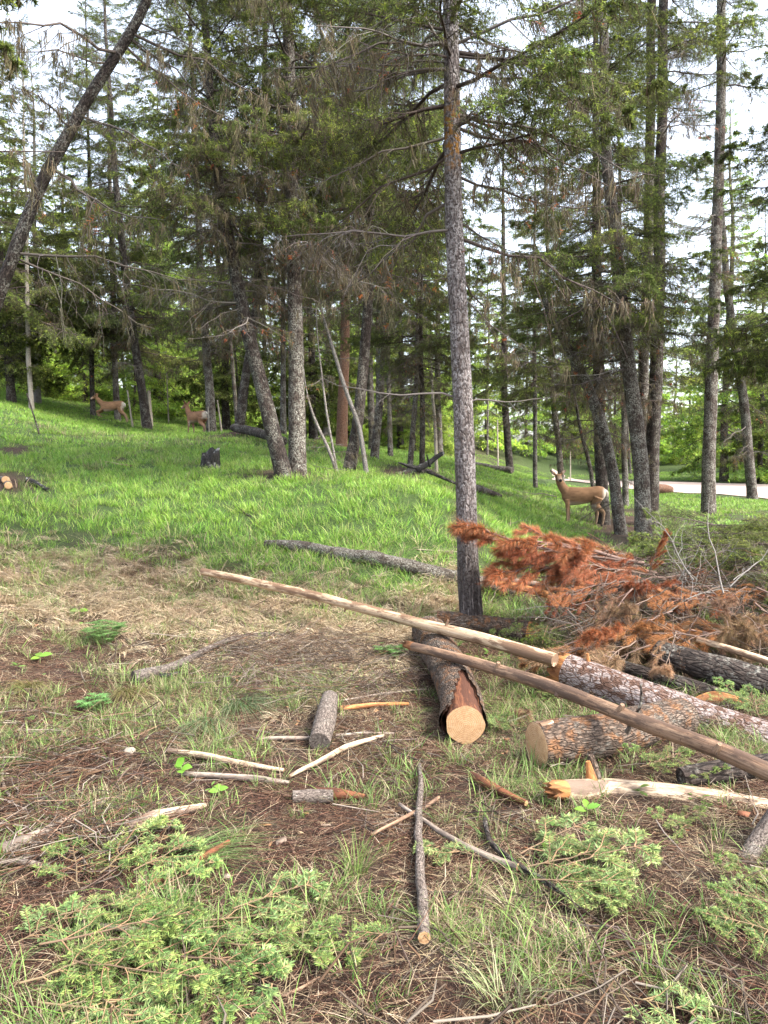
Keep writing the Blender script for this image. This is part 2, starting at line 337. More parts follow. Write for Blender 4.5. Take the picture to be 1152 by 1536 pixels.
def tubes(mb, P, R, n=6, col=(.5, .5, .5), m=0, cap=False, cap_m=None, bump=0, bseed=0, bscale=12.0, ell=None):
    """many tubes at once: P (M,K,3) paths, R (M,K) radii"""
    P = np.asarray(P, float); R = np.asarray(R, float)
    if P.ndim == 2: P = P[None]; R = R[None]
    M, K, _ = P.shape
    T = nrm(np.gradient(P, axis=1)); mean = nrm(P[:, -1] - P[:, 0])
    ref = np.where(np.abs(mean[:, 2:3]) < .8, np.array([[0, 0, 1.]]), np.array([[1., 0, 0]]))
    ref = nrm(np.cross(mean, ref))[:, None, :]
    N = nrm(ref - (ref * T).sum(-1, keepdims=True) * T); B = np.cross(T, N)
    a = np.arange(n) * 2 * pi / n; ca, sa = np.cos(a), np.sin(a)
    L = np.concatenate([np.zeros((M, 1)), np.cumsum(np.linalg.norm(np.diff(P, axis=1), axis=-1), 1)], 1)
    rr = R[:, :, None] * np.ones(n)
    bk = np.stack([rr * ca, rr * sa, np.broadcast_to(L[:, :, None], rr.shape)], -1)
    if bump: rr = rr * (1 + bump * fbm(bk * bscale * np.array([1, 1, .35]) + bseed * 3.7, 3, bseed))
    if ell is not None: rr = rr * ell
    V = P[:, :, None] + N[:, :, None] * (rr * ca)[..., None] + B[:, :, None] * (rr * sa)[..., None]
    i = np.arange(M * K * n).reshape(M, K, n); j = np.roll(i, -1, 2)
    Fq = np.stack([i[:, :-1], j[:, :-1], j[:, 1:], i[:, 1:]], -1).reshape(-1, 4)
    c = np.asarray(col, float)
    if c.ndim == 2: c = np.repeat(c, K * n, 0)
    mb.add(V, Fq, c, bk, m)
    if cap:
        cm = m if cap_m is None else cap_m
        for e in (0, K - 1):
            ring = V[:, e]; ctr = ring.mean(1)
            for q in range(M):
                VV = np.concatenate([ring[q], ctr[q:q + 1]]); bb = np.concatenate([bk[q, e], [[0, 0, L[q, e]]]]); k = np.arange(n)
                f = np.stack([k, (k + 1) % n, np.full(n, n)], -1)
                mb.add(VV, f[:, ::-1] if e == 0 else f, c if c.ndim == 1 else c[0], bb, cm)
    return V
def resample(P, k):
    P = np.asarray(P, float); d = np.concatenate([[0], np.cumsum(np.linalg.norm(np.diff(P, axis=0), axis=1))]); t = np.linspace(0, d[-1], k)
    Q = np.stack([np.interp(t, d, P[:, a]) for a in range(P.shape[1])], -1)
    for _ in range(max(1, k // (2 * len(P)))):
        Q[1:-1] = .25 * Q[:-2] + .5 * Q[1:-1] + .25 * Q[2:]
    return Q
def needles(mb, P, T, ln, w, col, m=1, ang=(45, 75), flat=.6, kite=False, bias=None):
    """thin needles leaving points P with twig direction T"""
    n = len(P); up = np.array([0, 0, 1.]); B1 = nrm(np.cross(T, up) + 1e-6); B2 = np.cross(B1, T)
    az = rng.uniform(0, 2 * pi, n); ca = np.cos(az); sa = np.sin(az) * flat; q = nrm(B1 * ca[:, None] + B2 * sa[:, None])
    a = np.radians(rng.uniform(*ang, n))[:, None]; D = nrm(T * np.cos(a) + q * np.sin(a))
    if bias is not None: D = nrm(D + np.asarray(bias))
    W = nrm(np.cross(D, nrm(up + rng.normal(0, .5, (n, 3))))) * (np.asarray(w) * np.ones(n))[:, None] * .5
    L = (np.asarray(ln) * rng.uniform(.75, 1.2, n))[:, None]; c = np.asarray(col, float)
    if kite:
        V = np.stack([P, P + D * L * .45 + W, P + D * L, P + D * L * .45 - W], 1); Fa = np.arange(n * 4).reshape(n, 4); k = 4
    else:
        V = np.stack([P - W, P + W, P + D * L], 1); Fa = np.arange(n * 3).reshape(n, 3); k = 3
    mb.add(V, Fa, np.repeat(np.broadcast_to(c, (n, 3)), k, 0), None, m)
def along(P, t):
    """points and tangents on paths P (M,K,3) at t (M,n) in 0..1"""
    M, K, _ = P.shape; x = np.clip(t, 0, .9999) * (K - 1); i = np.floor(x).astype(int); f = (x - i)[..., None]; r = np.arange(M)[:, None]
    a = P[r, i]; b = P[r, i + 1]; return a + (b - a) * f, nrm(b - a)
def jit(c, n, v=.25): return np.asarray(c)[None] * (1 + rng.normal(0, v, (n, 1))).clip(.4, 1.8) * (1 + rng.normal(0, .06, (n, 3)))
def strands(mb, P, ln, w, col, m, k=3, sway=.25):
    n = len(P); t = np.linspace(0, 1, k + 1); sw = rng.normal(0, sway, (n, 2)); Q = np.zeros((n, k + 1, 3))
    Q[:] = P[:, None]; Q[..., 2] -= ln[:, None] * t; Q[..., 0] += (sw[:, 0] * ln)[:, None] * t ** 2; Q[..., 1] += (sw[:, 1] * ln)[:, None] * t ** 2
    a = rng.uniform(0, pi, n); W = np.stack([np.cos(a), np.sin(a), 0 * a], -1)[:, None] * (np.asarray(w) * np.ones(n))[:, None, None] * .5 * (1 - t * .85)[None, :, None]
    V = np.stack([Q - W, Q + W], 2); i = np.arange(n * (k + 1) * 2).reshape(n, k + 1, 2)
    Fq = np.stack([i[:, :-1, 0], i[:, :-1, 1], i[:, 1:, 1], i[:, 1:, 0]], -1).reshape(-1, 4)
    mb.add(V, Fq, np.repeat(np.asarray(col), (k + 1) * 2, 0), None, m)

C_OLD, C_MID, C_NEW = np.array([.042, .052, .018]), np.array([.088, .112, .028]), np.array([.21, .26, .045])
C_LICH = np.array([.105, .088, .05]); C_TW = np.array([.075, .058, .048]); C_TWG = np.array([.22, .2, .18])
def limbs(L, nsec, ntert, droop, side_len=.42, hang=.35, wob=.03, tdroop=.3, ang=(40, 65), K=8):
    s = np.linspace(0, 1, K); ax = np.zeros((1, K, 3)); ax[0, :, 0] = s * L; ax[0, :, 2] = L * (-droop * s ** 1.4 + droop * .45 * s ** 4)
    ax[0, 1:, 1:] += np.cumsum(rng.normal(0, wob * L / K ** .5, (K - 1, 2)), 0)
    ts = np.sort(U(.12, 1, nsec)); base, tg = along(ax, ts[None]); base, tg = base[0], tg[0]
    sg = np.where(np.arange(nsec) % 2, 1., -1.); a = np.radians(U(*ang, nsec))[:, None]
    sidev = nrm(np.stack([-tg[:, 1], tg[:, 0], U(-.35, .35, nsec)], -1)) * sg[:, None]
    d = tg * np.cos(a) + sidev * np.sin(a); ls = L * (side_len * (1 - ts) ** .8 + .07) * U(.6, 1.2, nsec)
    u = np.linspace(0, 1, 5)
    sec = base[:, None] + d[:, None] * (ls[:, None] * u)[..., None]
    sec[..., 2] -= hang * ls[:, None] * u ** 2; sec[:, 1:] += np.cumsum(rng.normal(0, .04, (nsec, 4, 3)), 1) * ls[:, None, None]
    tt = U(.15, 1, (nsec, ntert)); b, tg2 = along(sec, tt); b = b.reshape(-1, 3); tg2 = tg2.reshape(-1, 3); n = len(b)
    sg = np.where(rng.random(n) < .5, 1., -1.); a = np.radians(U(35, 65, n))[:, None]
    sv = nrm(np.stack([-tg2[:, 1], tg2[:, 0], U(-.6, .2, n)], -1)) * sg[:, None]
    lt = (np.repeat(ls, ntert) * (.42 * (1 - tt.ravel()) + .16)) * U(.6, 1.2, n)
    u3 = np.linspace(0, 1, 3)
    ter = b[:, None] + (tg2 * np.cos(a) + sv * np.sin(a))[:, None] * (lt[:, None] * u3)[..., None]
    ter[..., 2] -= tdroop * lt[:, None] * u3 ** 2
    return ax, sec, ter, ts, ls, lt
def live_bough(seed, L=1.8, nsec=26, ntert=7, nn=12, nl=.035, nw=.006, droop=.2, fresh=.25, lichen=120, bare=.25, old=C_OLD, mid=C_MID, new=C_NEW):
    global rng; rng = np.random.default_rng(seed); mb = MB()
    ax, sec, ter, ts, ls, lt = limbs(L, nsec, ntert, droop)
    tubes(mb, ax, (L * .011 * (1 - .85 * np.linspace(0, 1, 8)))[None], 5, C_TW * .8)
    tubes(mb, sec, (ls[:, None] * .011 * (1 - .8 * np.linspace(0, 1, 5))).clip(.0016), 3, C_TW)
    tubes(mb, ter, np.full(ter.shape[:2], .0015), 3, C_TW)
    keep = np.repeat(ts, ntert) > bare * U(.5, 1.4, len(ter))
    tr = ter[keep]; n = len(tr)
    if n:
        t = U(.05, 1.02, (n, nn)); P, T = along(tr, t); f = ((t > .6) * (rng.random((n, 1)) < fresh)).ravel()[:, None]
        c = np.where(rng.random((n * nn, 1)) < .55, jit(mid, n * nn), jit(old, n * nn)); c = c * (1 - f) + f * jit(new, n * nn, .2)
        needles(mb, P.reshape(-1, 3), T.reshape(-1, 3), nl, nw, c, 1)
        sc = sec[ts > bare]; q = nn * 2; t = U(.3, 1.02, (len(sc), q)); P, T = along(sc, t); needles(mb, P.reshape(-1, 3), T.reshape(-1, 3), nl, nw, jit(mid, len(sc) * q), 1)
        t = U(.55, 1.0, (1, nn * 3)); P, T = along(ax, t); needles(mb, P[0], T[0], nl, nw, jit(mid, nn * 3), 1)
    if lichen:
        P, _ = along(sec, U(.0, .9, (nsec, max(1, lichen // nsec)))); P = P.reshape(-1, 3); strands(mb, P, U(.04, .2, len(P)), U(.004, .012, len(P)), jit(C_LICH, len(P)), 2)
    return mb
def dead_branch(seed, L=1.8, nsec=16, ntert=4, droop=.3, lichen=260, red=0, hang=.6, grey=.4):
    global rng; rng = np.random.default_rng(seed); mb = MB()
    ax, sec, ter, ts, ls, lt = limbs(L, nsec, ntert, droop, .4, hang, .07, .5, (30, 80))
    c1 = C_TW * (1 - grey) + C_TWG * grey * .8
    tubes(mb, ax, (L * .0095 * (1 - .85 * np.linspace(0, 1, 8)))[None], 5, c1)
    tubes(mb, sec, (ls[:, None] * .009 * (1 - .8 * np.linspace(0, 1, 5))).clip(.0018), 3, jit(c1, nsec, .35))
    tubes(mb, ter, np.full(ter.shape[:2], .0017), 3, jit(c1 * .8, len(ter), .4))
    allp = np.concatenate([along(sec, U(0, 1, (nsec, 8)))[0].reshape(-1, 3), along(ax, U(.1, 1, (1, 40)))[0].reshape(-1, 3), along(ter, U(0, 1, (len(ter), 1)))[0].reshape(-1, 3)])
    hot = rng.choice(len(allp), max(1, lichen // 12)); P = np.repeat(allp[hot], 12, 0) + rng.normal(0, .02, (len(hot) * 12, 3)); ln = np.repeat(U(.06, .3, len(hot)), 12) * U(.4, 1, len(P))
    strands(mb, P, ln, U(.004, .011, len(P)), jit(C_LICH, len(P), .35), 2)
    if red:
        tr = ter[rng.choice(len(ter), red)]; t = U(.2, 1, (len(tr), 20)); P, T = along(tr, t); needles(mb, P.reshape(-1, 3), T.reshape(-1, 3), .05, .005, jit([.28, .085, .03], len(tr) * 20), 1)
    return mb
TREEM = [TWIG, NEEDLE, LICHEN]; FARM = [TWIG, NEEDLE_FAR, LICHEN]
LIVE = [live_bough(100 + i, 1.8, 30, 8, 16, .05, .0085, d, fr, 240, br) for i, (d, fr, br) in enumerate([(.1, .15, .15), (.22, .2, .2), (.32, .12, .25), (.15, .45, .12), (.28, .3, .18)])]
LIVEM = [b.mesh('live_bough', TREEM) for b in LIVE]
DEAD = [dead_branch(200 + i, 1.8, ns, nt, d, li, rd, hg, gy) for i, (ns, nt, d, li, rd, hg, gy) in enumerate([(18, 4, .2, 260, 0, .6, .3), (14, 5, .35, 420, 6, .8, .15), (20, 4, .1, 160, 0, .5, .6), (16, 4, .4, 520, 0, .9, .1), (12, 3, .25, 90, 8, .5, .7), (9, 2, .12, 30, 0, .4, .6)])]
DEADM = [b.mesh('dead_branch', TREEM) for b in DEAD]

# ------------------------------------------------------------------ the ground
yy = np.concatenate([np.linspace(-25, 1.2, 14), 1.3 + np.cumsum(np.geomspace(.03, .32, 330)), np.geomspace(46, 900, 50)])
uu = np.sinh(np.linspace(-2.2, 2.2, 341)) / np.sinh(2.2) * 2.6
XX = uu[None] * (np.maximum(yy, 2) + 2.5)[:, None]; YY = np.broadcast_to(yy[:, None], XX.shape)
ZZ = H(XX, YY)
def lush(x, y):
    """0 bare litter .. 1 lush meadow"""
    P = np.stack([x, y, h0(x, y)], -1); px, py = pix(P)
    edge = np.interp(px, [-400, 0, 130, 300, 450, 560, 690, 760, 850, 1000, 1152, 1500], [835, 835, 840, 852, 885, 905, 900, 890, 815, 790, 785, 785]) + fbm2(x, y, .5, 4, 21) * 110
    v = np.clip((edge - py) / 120 + .5, 0, 1)
    far = np.clip((46 - y) / 14, 0.0, 1); right = np.clip((px - 700) / 100, 0, 1)
    v = v * np.maximum(far, .25 + .6 * right)
    bare = np.zeros_like(v)
    for (bx, by, rx, ry) in [(0, 725, 70, 22), (25, 676, 40, 9), (430, 712, 75, 9), (610, 708, 70, 12), (350, 650, 40, 10), (940, 790, 70, 30), (180, 690, 20, 4), (700, 790, 25, 40)]:
        bare = np.maximum(bare, np.clip(1.4 - np.hypot((px - bx) / rx, (py - by) / ry), 0, 1))
    return np.where(y < 1.5, 0, v * (1 - bare))
GR = lush(XX, YY)
mb = MB(); i = np.arange(XX.size).reshape(XX.shape)
mb.add(np.stack([XX, YY, ZZ], -1), np.stack([i[:-1, :-1], i[:-1, 1:], i[1:, 1:], i[1:, :-1]], -1).reshape(-1, 4))
me = mb.mesh('ground', [GROUND]); a = me.attributes.new('green', 'FLOAT', 'POINT'); a.data.foreach_set('value', GR.ravel().astype(np.float32))
tag(link('ground', me), 'brown litter-strewn forest floor rising into a green grassy slope', kind='structure')

# road: a strip of packed gravel crossing behind the trunks on the right
ex = np.array([790, 830, 860, 974, 1060, 1152, 1300, 1500.]); top = np.array([719.5, 720, 720.5, 721.5, 724, 726.5, 731, 738]); bot = np.array([723, 725.5, 728, 735.5, 742, 750, 763, 785])
pxs = np.linspace(828, 1500, 60); A = at(pxs, np.interp(pxs, ex, top), np.interp(pxs, ex, [62, 57, 53, 46, 43.5, 42, 40, 38])); Bm = at(pxs, np.interp(pxs, ex, bot), np.interp(pxs, ex, [52, 49, 44.5, 36.5, 33, 29, 26, 22]))
t = np.linspace(0, 1, 8)[None, :, None]; RP = Bm[:, None] * (1 - t) + A[:, None] * t
RP[..., 2] = np.maximum(RP[..., 2], H(RP[..., 0], RP[..., 1]) + .03)
mb = MB(); i = np.arange(60 * 8).reshape(60, 8); mb.add(RP, np.stack([i[:-1, :-1], i[1:, :-1], i[1:, 1:], i[:-1, 1:]], -1).reshape(-1, 4))
tag(link('gravel_road', mb.mesh('gravel_road', [ROAD])), 'pale pinkish gravel road passing behind the trunks', kind='structure')

# ------------------------------------------------------------------ trees
def trunk_mesh(P, R, m, seed, n=18, step=.14, flare=.5, amp=.09):
    """P path (base first, base frame), R radii on the path"""
    P = np.asarray(P, float); L = np.concatenate([[0], np.cumsum(np.linalg.norm(np.diff(P, axis=0), axis=1))]); k = int(max(8, min(130, L[-1] / step)))
    Q = resample(np.concatenate([P, np.asarray(R, float)[:, None]], 1), k); s = np.linspace(0, L[-1], k)
    r = Q[:, 3] * (1 + flare * np.exp(-s / .22)); q = Q[:, :3].copy()
    q[:, :2] += np.stack([fbm(np.stack([s * .5, 0 * s + seed, 0 * s], -1), 2, 5), fbm(np.stack([s * .5, 0 * s, 0 * s + seed], -1), 2, 8)], -1) * .05
    mb = MB(); tubes(mb, q, r, n, bump=amp, bseed=seed % 97, bscale=9.0, cap=True); return mb.mesh('trunk', [m]), q
def tree(name, label, pts, Y, w, top, m, nlive=30, ndead=14, live_from=.5, blen=1.5, group=None, seed=1, cat='tree', dead_from=.12, extra=(), n=18, dead_len=1.1, az_bias=None, tip_r=.012, flare=.32, dead_i=None, live_i=None):
    """pts: (px,py) along the visible stem, first at the ground; w: stem width in photo pixels there; top: full height in m"""
    global rng; rng = np.random.default_rng(seed * 13 + 5)
    if np.isscalar(Y): Y = [Y] * len(pts)
    P = np.array([at(a, b, y) for (a, b), y in zip(pts, Y)]); base = P[0].copy(); base[2] = H(base[0], base[1])
    P = P - base; P[0, 2] = 0; d = nrm(P[-1] - P[-2]); W = np.array(w, float) * np.array(Y) / F / 2 * (.97 if seed == 1 else .88)
    hl = top - P[-1, 2]
    if hl > .3:
        up = np.array([0, 0, 1.]); d2 = nrm(d + up * .6); P = np.concatenate([P, [P[-1] + d2 * hl * .5], [P[-1] + d2 * hl * .5 + nrm(d2 + up) * hl * .5]]); W = np.concatenate([W, [W[-1] * .6, tip_r]])
    P = np.concatenate([[P[0] - nrm(P[1] - P[0]) * .25], P]); W = np.concatenate([[W[0]], W])
    if nlive > 20 and seed not in (2, 27, 28, 29): nlive = int(nlive * (2.4 if seed > 2 else 2.0)); ndead = int(ndead * 1.55); live_from = live_from * .76; blen *= 1.08
    if seed in (27, 28, 29): nlive = int(nlive * 1.4)
    t = empty(name, base, label, cat, group); me, q = trunk_mesh(P, W, m, seed, n, flare=flare); link('trunk', me, t)
    s = np.linspace(0, 1, len(q)); Ht = q[-1, 2]
    def put(mesh, z, az, ln, pitch, nm):
        c = np.array([np.interp(z, q[:, 2], q[:, a]) for a in range(3)])
        link(nm, mesh, t, c, (rng.normal(0, .25), pitch, az), ln / 1.8)
    for k in range(ndead):
        f = U(dead_from, max(live_from + .1, dead_from + .05)); az = U(0, 2 * pi) if az_bias is None else rng.normal(az_bias, 1.0)
        put(DEADM[rng.integers(len(DEADM)) if dead_i is None else rng.choice(dead_i)], f * Ht, az, dead_len * U(.5, 1.25), U(-.25, .35), 'dead_branch')
    for k in range(nlive):
        f = live_from + (1 - live_from) * ((k + rng.random()) / nlive) ** 1.05; az = k * 2.4 + U(-.5, .5) if az_bias is None else rng.normal(az_bias, 1.2)
        ln = blen * (1.05 - .85 * (f - live_from) / (1 - live_from + 1e-6)) * U(.75, 1.15)
        put(LIVEM[rng.integers(len(LIVEM)) if live_i is None else rng.choice(live_i)], min(f * Ht, Ht - .05), az, max(ln, .35), .25 - .75 * f + U(-.15, .15), 'bough')
    for (z, az, ln, pitch, kind, idx) in extra:
        put((LIVEM if kind == 'L' else DEADM)[idx], z, az, ln, pitch, 'bough' if kind == 'L' else 'dead_branch')
    return t
def zpx(py, Y, base_z): return at(576, py, Y)[2] - base_z
bz = H(at(712, 945, 7.0)[0], 7.0)
Z1 = lambda py: zpx(py, 7.0, bz)
main_x = [(Z1(105), pi, 1.6, -.05, 'D', 2), (Z1(205), pi + .1, 1.5, .15, 'D', 0), (Z1(230), pi - .4, 1.7, .2, 'D', 3), (Z1(345), pi + .2, 1.6, .05, 'D', 2), (Z1(355), .25, 1.9, .12, 'D', 3),
          (Z1(262), -.1, 1.5, .05, 'D', 1), (Z1(190), .05, 1.7, .1, 'D', 3), (Z1(100), -.2, 1.5, .2, 'D', 3), (Z1(150), .5, 1.7, .2, 'D', 1), (Z1(600), pi - .05, 1.3, -.05, 'D', 5), (Z1(605), -.05, .9, .02, 'D', 5),
          (Z1(300), pi - .7, 1.7, .3, 'D', 1), (Z1(400), .9, 1.2, .5, 'D', 3), (Z1(60), pi + .5, 1.7, .2, 'D', 3), (Z1(330), -.6, 1.0, .3, 'D', 1), (Z1(440), .2, .9, .5, 'D', 4), (Z1(30), .3, 1.6, .2, 'D', 3)]
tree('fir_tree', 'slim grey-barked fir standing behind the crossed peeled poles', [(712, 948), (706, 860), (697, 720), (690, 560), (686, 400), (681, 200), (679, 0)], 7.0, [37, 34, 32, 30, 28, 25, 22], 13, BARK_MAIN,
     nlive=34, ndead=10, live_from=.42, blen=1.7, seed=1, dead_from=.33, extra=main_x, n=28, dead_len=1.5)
tree('leaning_fir', 'dark fir leaning steeply to one side over the grass slope', [(-70, 720), (-45, 560), (0, 430), (60, 272), (130, 150), (215, 22)], 9.5, [26, 23, 21, 20, 18, 16], 8.6, BARK_DARK, 14, 20, .72, 1.5, seed=2, dead_from=.35, dead_len=1.8, dead_i=[1, 3, 0], az_bias=-.3)
tree('fir_tree', 'straight brown trunk of the joined pair in the grass', [(446, 712), (443, 600), (441, 400), (437, 200), (432, 0)], 13.2, [31, 27, 23, 20, 17], 17, BARK, 40, 34, .4, 2.2, seed=3, dead_from=.2, dead_len=1.6)
tree('leaning_fir', 'curved trunk of the joined pair, bending away from its straight twin', [(425, 710), (402, 620), (376, 520), (352, 400), (334, 300), (318, 160)], 13.0, [29, 25, 23, 20, 17, 14], 12, BARK_DARK, 30, 34, .45, 1.9, seed=4, dead_from=.2, dead_len=1.6)
tree('fir_tree', 'dark slanting fir beside the thin bent saplings', [(524, 706), (536, 640), (546, 540), (553, 440), (558, 300), (560, 120)], 15.2, [22, 19, 18, 16, 14, 12], 15, BARK_DARK, 36, 24, .4, 2.1, seed=5, dead_from=.22, dead_len=1.6)
tree('bent_sapling', 'thin leafless stem bending past the dark slanting fir', [(549, 702), (540, 640), (520, 585), (499, 520), (480, 460)], 15.0, [9, 8, 7, 6, 4], 4.5, BARK_GREY, 0, 8, .9, .8, seed=6, dead_len=.7, n=10, cat='sapling')
tree('bent_sapling', 'thin bare forked stem rising beside the joined pair', [(508, 716), (492, 670), (472, 630), (462, 600)], 14.2, [6, 6, 5, 3], 1.9, BARK_GREY, 0, 6, .9, .8, seed=7, dead_len=.6, n=10, cat='sapling')
tree('bent_sapling', 'thin bare stem straight up beside the forked one', [(506, 715), (500, 672), (487, 610), (480, 560)], 14.4, [5, 4, 4, 3], 3.0, BARK_GREY, 0, 6, .9, .8, seed=8, dead_len=.6, n=10, cat='sapling')
tree('fir_tree', 'pale brown fir behind the dark slanting one', [(563, 684), (568, 600), (574, 500), (577, 400), (578, 200)], 21, [15, 13, 12, 11, 9], 18, BARK, 34, 20, .35, 2.4, seed=9, dead_from=.2, dead_len=1.7)
tree('pine_tree', 'reddish-barked pine in the shade behind the bare stems', [(511, 672), (514, 600), (518, 520), (520, 300)], 24.5, [20, 18, 16, 12], 19, BARK_RED, 34, 18, .35, 2.4, seed=10, dead_from=.22, dead_len=1.7)
tree('fir_tree', 'dark fir trunk standing behind the brush heap on the rise', [(358, 643), (366, 570), (384, 480), (392, 300)], 25.5, [17, 15, 14, 11], 18, BARK_DARK, 34, 20, .3, 2.5, seed=11, dead_from=.15, dead_len=1.8)
tree('fir_tree', 'thick trunk beside the deer seen from behind', [(318, 642), (314, 580), (308, 520), (296, 300)], 28.5, [17, 15, 13, 10], 19, BARK, 34, 20, .3, 2.6, seed=12, dead_from=.15, dead_len=1.8)
tree('fir_tree', 'slanting dark trunk between the two deer on the rise', [(222, 640), (210, 570), (198, 490), (186, 400), (172, 250)], 31, [16, 14, 13, 12, 9], 19, BARK_DARK, 34, 18, .3, 2.6, seed=13, dead_from=.12, dead_len=1.8)
tree('fir_tree', 'grey trunk rising behind the running deer', [(176, 628), (172, 570), (170, 480), (166, 300)], 33, [11, 10, 9, 7], 19, BARK, 34, 16, .22, 2.8, seed=14, dead_from=.1, dead_len=1.8)
tree('fir_tree', 'brown trunk just ahead of the running deer', [(139, 630), (138, 560), (137, 470), (134, 300)], 33, [9, 8, 8, 6], 18, BARK_DARK, 34, 16, .22, 2.8, seed=15, dead_from=.1, dead_len=1.8)
tree('pale_snag', 'whitish bare trunk at the far crest of the meadow', [(49, 618), (46, 580), (42, 540), (40, 400)], 29, [9, 8, 8, 6], 14, BARK_PALE, 26, 8, .32, 2.6, seed=16, dead_from=.15, dead_len=1.4)
tree('slender_fir', 'slender leaning stem behind the upturned dark root', [(614, 704), (618, 640), (624, 560), (628, 430)], 18.5, [10, 9, 8, 6], 11, BARK, 24, 18, .3, 1.6, seed=17, dead_len=1.2, n=12)
tree('slender_fir', 'slender straight stem close behind the upturned dark root', [(634, 706), (633, 640), (631, 560), (632, 430)], 18.5, [10, 9, 8, 6], 12, BARK_DARK, 26, 18, .3, 1.6, seed=18, dead_len=1.2, n=12)
tree('pale_snag', 'short whitish leaning snag behind the upturned dark root', [(655, 684), (652, 640), (648, 600), (647, 575)], 23, [6, 6, 5, 4], 3.4, BARK_PALE, 0, 4, .9, seed=19, dead_len=.6, n=10, cat='snag')
tree('slender_fir', 'slender tan stem on the lawn beyond the standing deer', [(803, 722), (803, 650), (803, 560), (802, 430)], 27, [8, 7, 7, 5], 15, BARK, 30, 14, .3, 2.0, seed=20, dead_len=1.3, n=12)
tree('fir_tree', 'grey trunk leaning slightly behind the standing deer head', [(844, 724), (836, 650), (829, 590), (822, 430)], 29, [11, 10, 9, 7], 15, BARK, 30, 14, .3, 2.0, seed=21, dead_len=1.4)
tree('fir_tree', 'dark trunk in the middle of the far lawn beside fallen wood', [(765, 704), (760, 640), (757, 590), (755, 430)], 34, [13, 12, 11, 8], 16, BARK_DARK, 32, 12, .3, 2.4, seed=22, dead_len=1.5)
tree('leaning_fir', 'scaly grey fir leaning over behind the standing deer', [(932, 792), (920, 710), (904, 640), (884, 580), (852, 518), (822, 462)], 16.2, [21, 19, 19, 18, 14, 11], 5.6, BARK, 10, 16, .7, 1.3, seed=23, dead_len=1.2)
tree('fir_tree', 'dark upright trunk crossing behind the leaning grey fir', [(905, 752), (900, 640), (897, 540), (895, 400), (893, 200)], 18.6, [22, 19, 18, 16, 12], 15, BARK_DARK, 34, 24, .38, 2.0, seed=24, dead_len=1.6)
tree('slender_fir', 'thin slanting stem at the rump of the standing deer', [(899, 748), (886, 700), (871, 645), (862, 590)], 19.5, [8, 7, 6, 4], 6, BARK, 8, 12, .55, .9, seed=25, dead_len=.8, n=10)
tree('fir_tree', 'stout brown fir rooted among the red dead pine boughs', [(966, 808), (962, 700), (948, 590), (937, 500), (924, 400), (912, 250), (905, 60)], 15.4, [29, 26, 25, 23, 21, 18, 15], 15, BARK, 36, 30, .36, 2.0, seed=26, dead_from=.22, dead_len=1.7)
tree('tall_fir', 'dark tall twin trunk nearer the road of the close pair', [(975, 760), (978, 680), (984, 520), (990, 300), (996, 0)], 18.6, [27, 24, 21, 18, 15], 21, BARK_DARK, 30, 30, .5, 2.1, seed=27, dead_from=.2, dead_len=1.7, dead_i=[0, 2, 4, 5])
tree('tall_fir', 'tall twin trunk hidden at its foot by its darker twin', [(966, 755), (965, 660), (967, 520), (972, 300), (977, 0)], 19.2, [20, 18, 17, 16, 14], 20, BARK, 28, 26, .5, 2.1, seed=28, dead_from=.2, dead_len=1.6, dead_i=[0, 2, 4, 5])
tree('tall_fir', 'tall straight trunk in the grass before the gravel road', [(1062, 770), (1066, 640), (1070, 520), (1076, 300), (1083, 0)], 21.5, [24, 21, 20, 17, 14], 22, BARK, 26, 26, .52, 2.2, seed=29, dead_from=.25, dead_len=1.8, dead_i=[0, 2, 5, 1])
tree('fir_tree', 'tan leaning trunk at the edge of the gravel road', [(1128, 752), (1124, 690), (1116, 600), (1103, 510), (1090, 430), (1080, 300)], 29.5, [17, 16, 15, 14, 12, 9], 15, BARK, 28, 16, .4, 2.4, seed=30, dead_len=1.6)
tree('fir_tree', 'grey trunk beyond the twin trunks near the road', [(940, 735), (936, 650), (934, 560), (930, 400)], 24, [11, 10, 9, 7], 15, BARK, 34, 14, .3, 2.1, seed=31, dead_len=1.5)
# the trees beside the camera whose boughs hang into the frame
tree('near_fir', 'fir whose dark boughs hang in above the leaning fir', [(-420, 1060), (-410, 700), (-405, 300)], 5.4, [60, 52, 44], 11, BARK_DARK, 26, 8, .4, 1.5, seed=40, dead_from=.25, live_i=[1, 2], az_bias=.3, extra=[(3.7, .15, 1.75, -.05, 'L', 2), (4.1, .0, 1.8, 0, 'L', 1), (4.5, .25, 1.8, .05, 'L', 2), (4.9, .1, 1.75, .1, 'L', 1), (3.3, .2, 2.1, .0, 'D', 1), (5.2, 0, 1.8, .1, 'L', 2)])
tree('near_fir', 'fir beyond the brush heap whose boughs reach across the pale sky', [(1330, 830), (1320, 500), (1310, 0)], 13.5, [34, 28, 22], 15, BARK_DARK, 40, 20, .3, 2.6, seed=41, az_bias=pi, dead_from=.2)

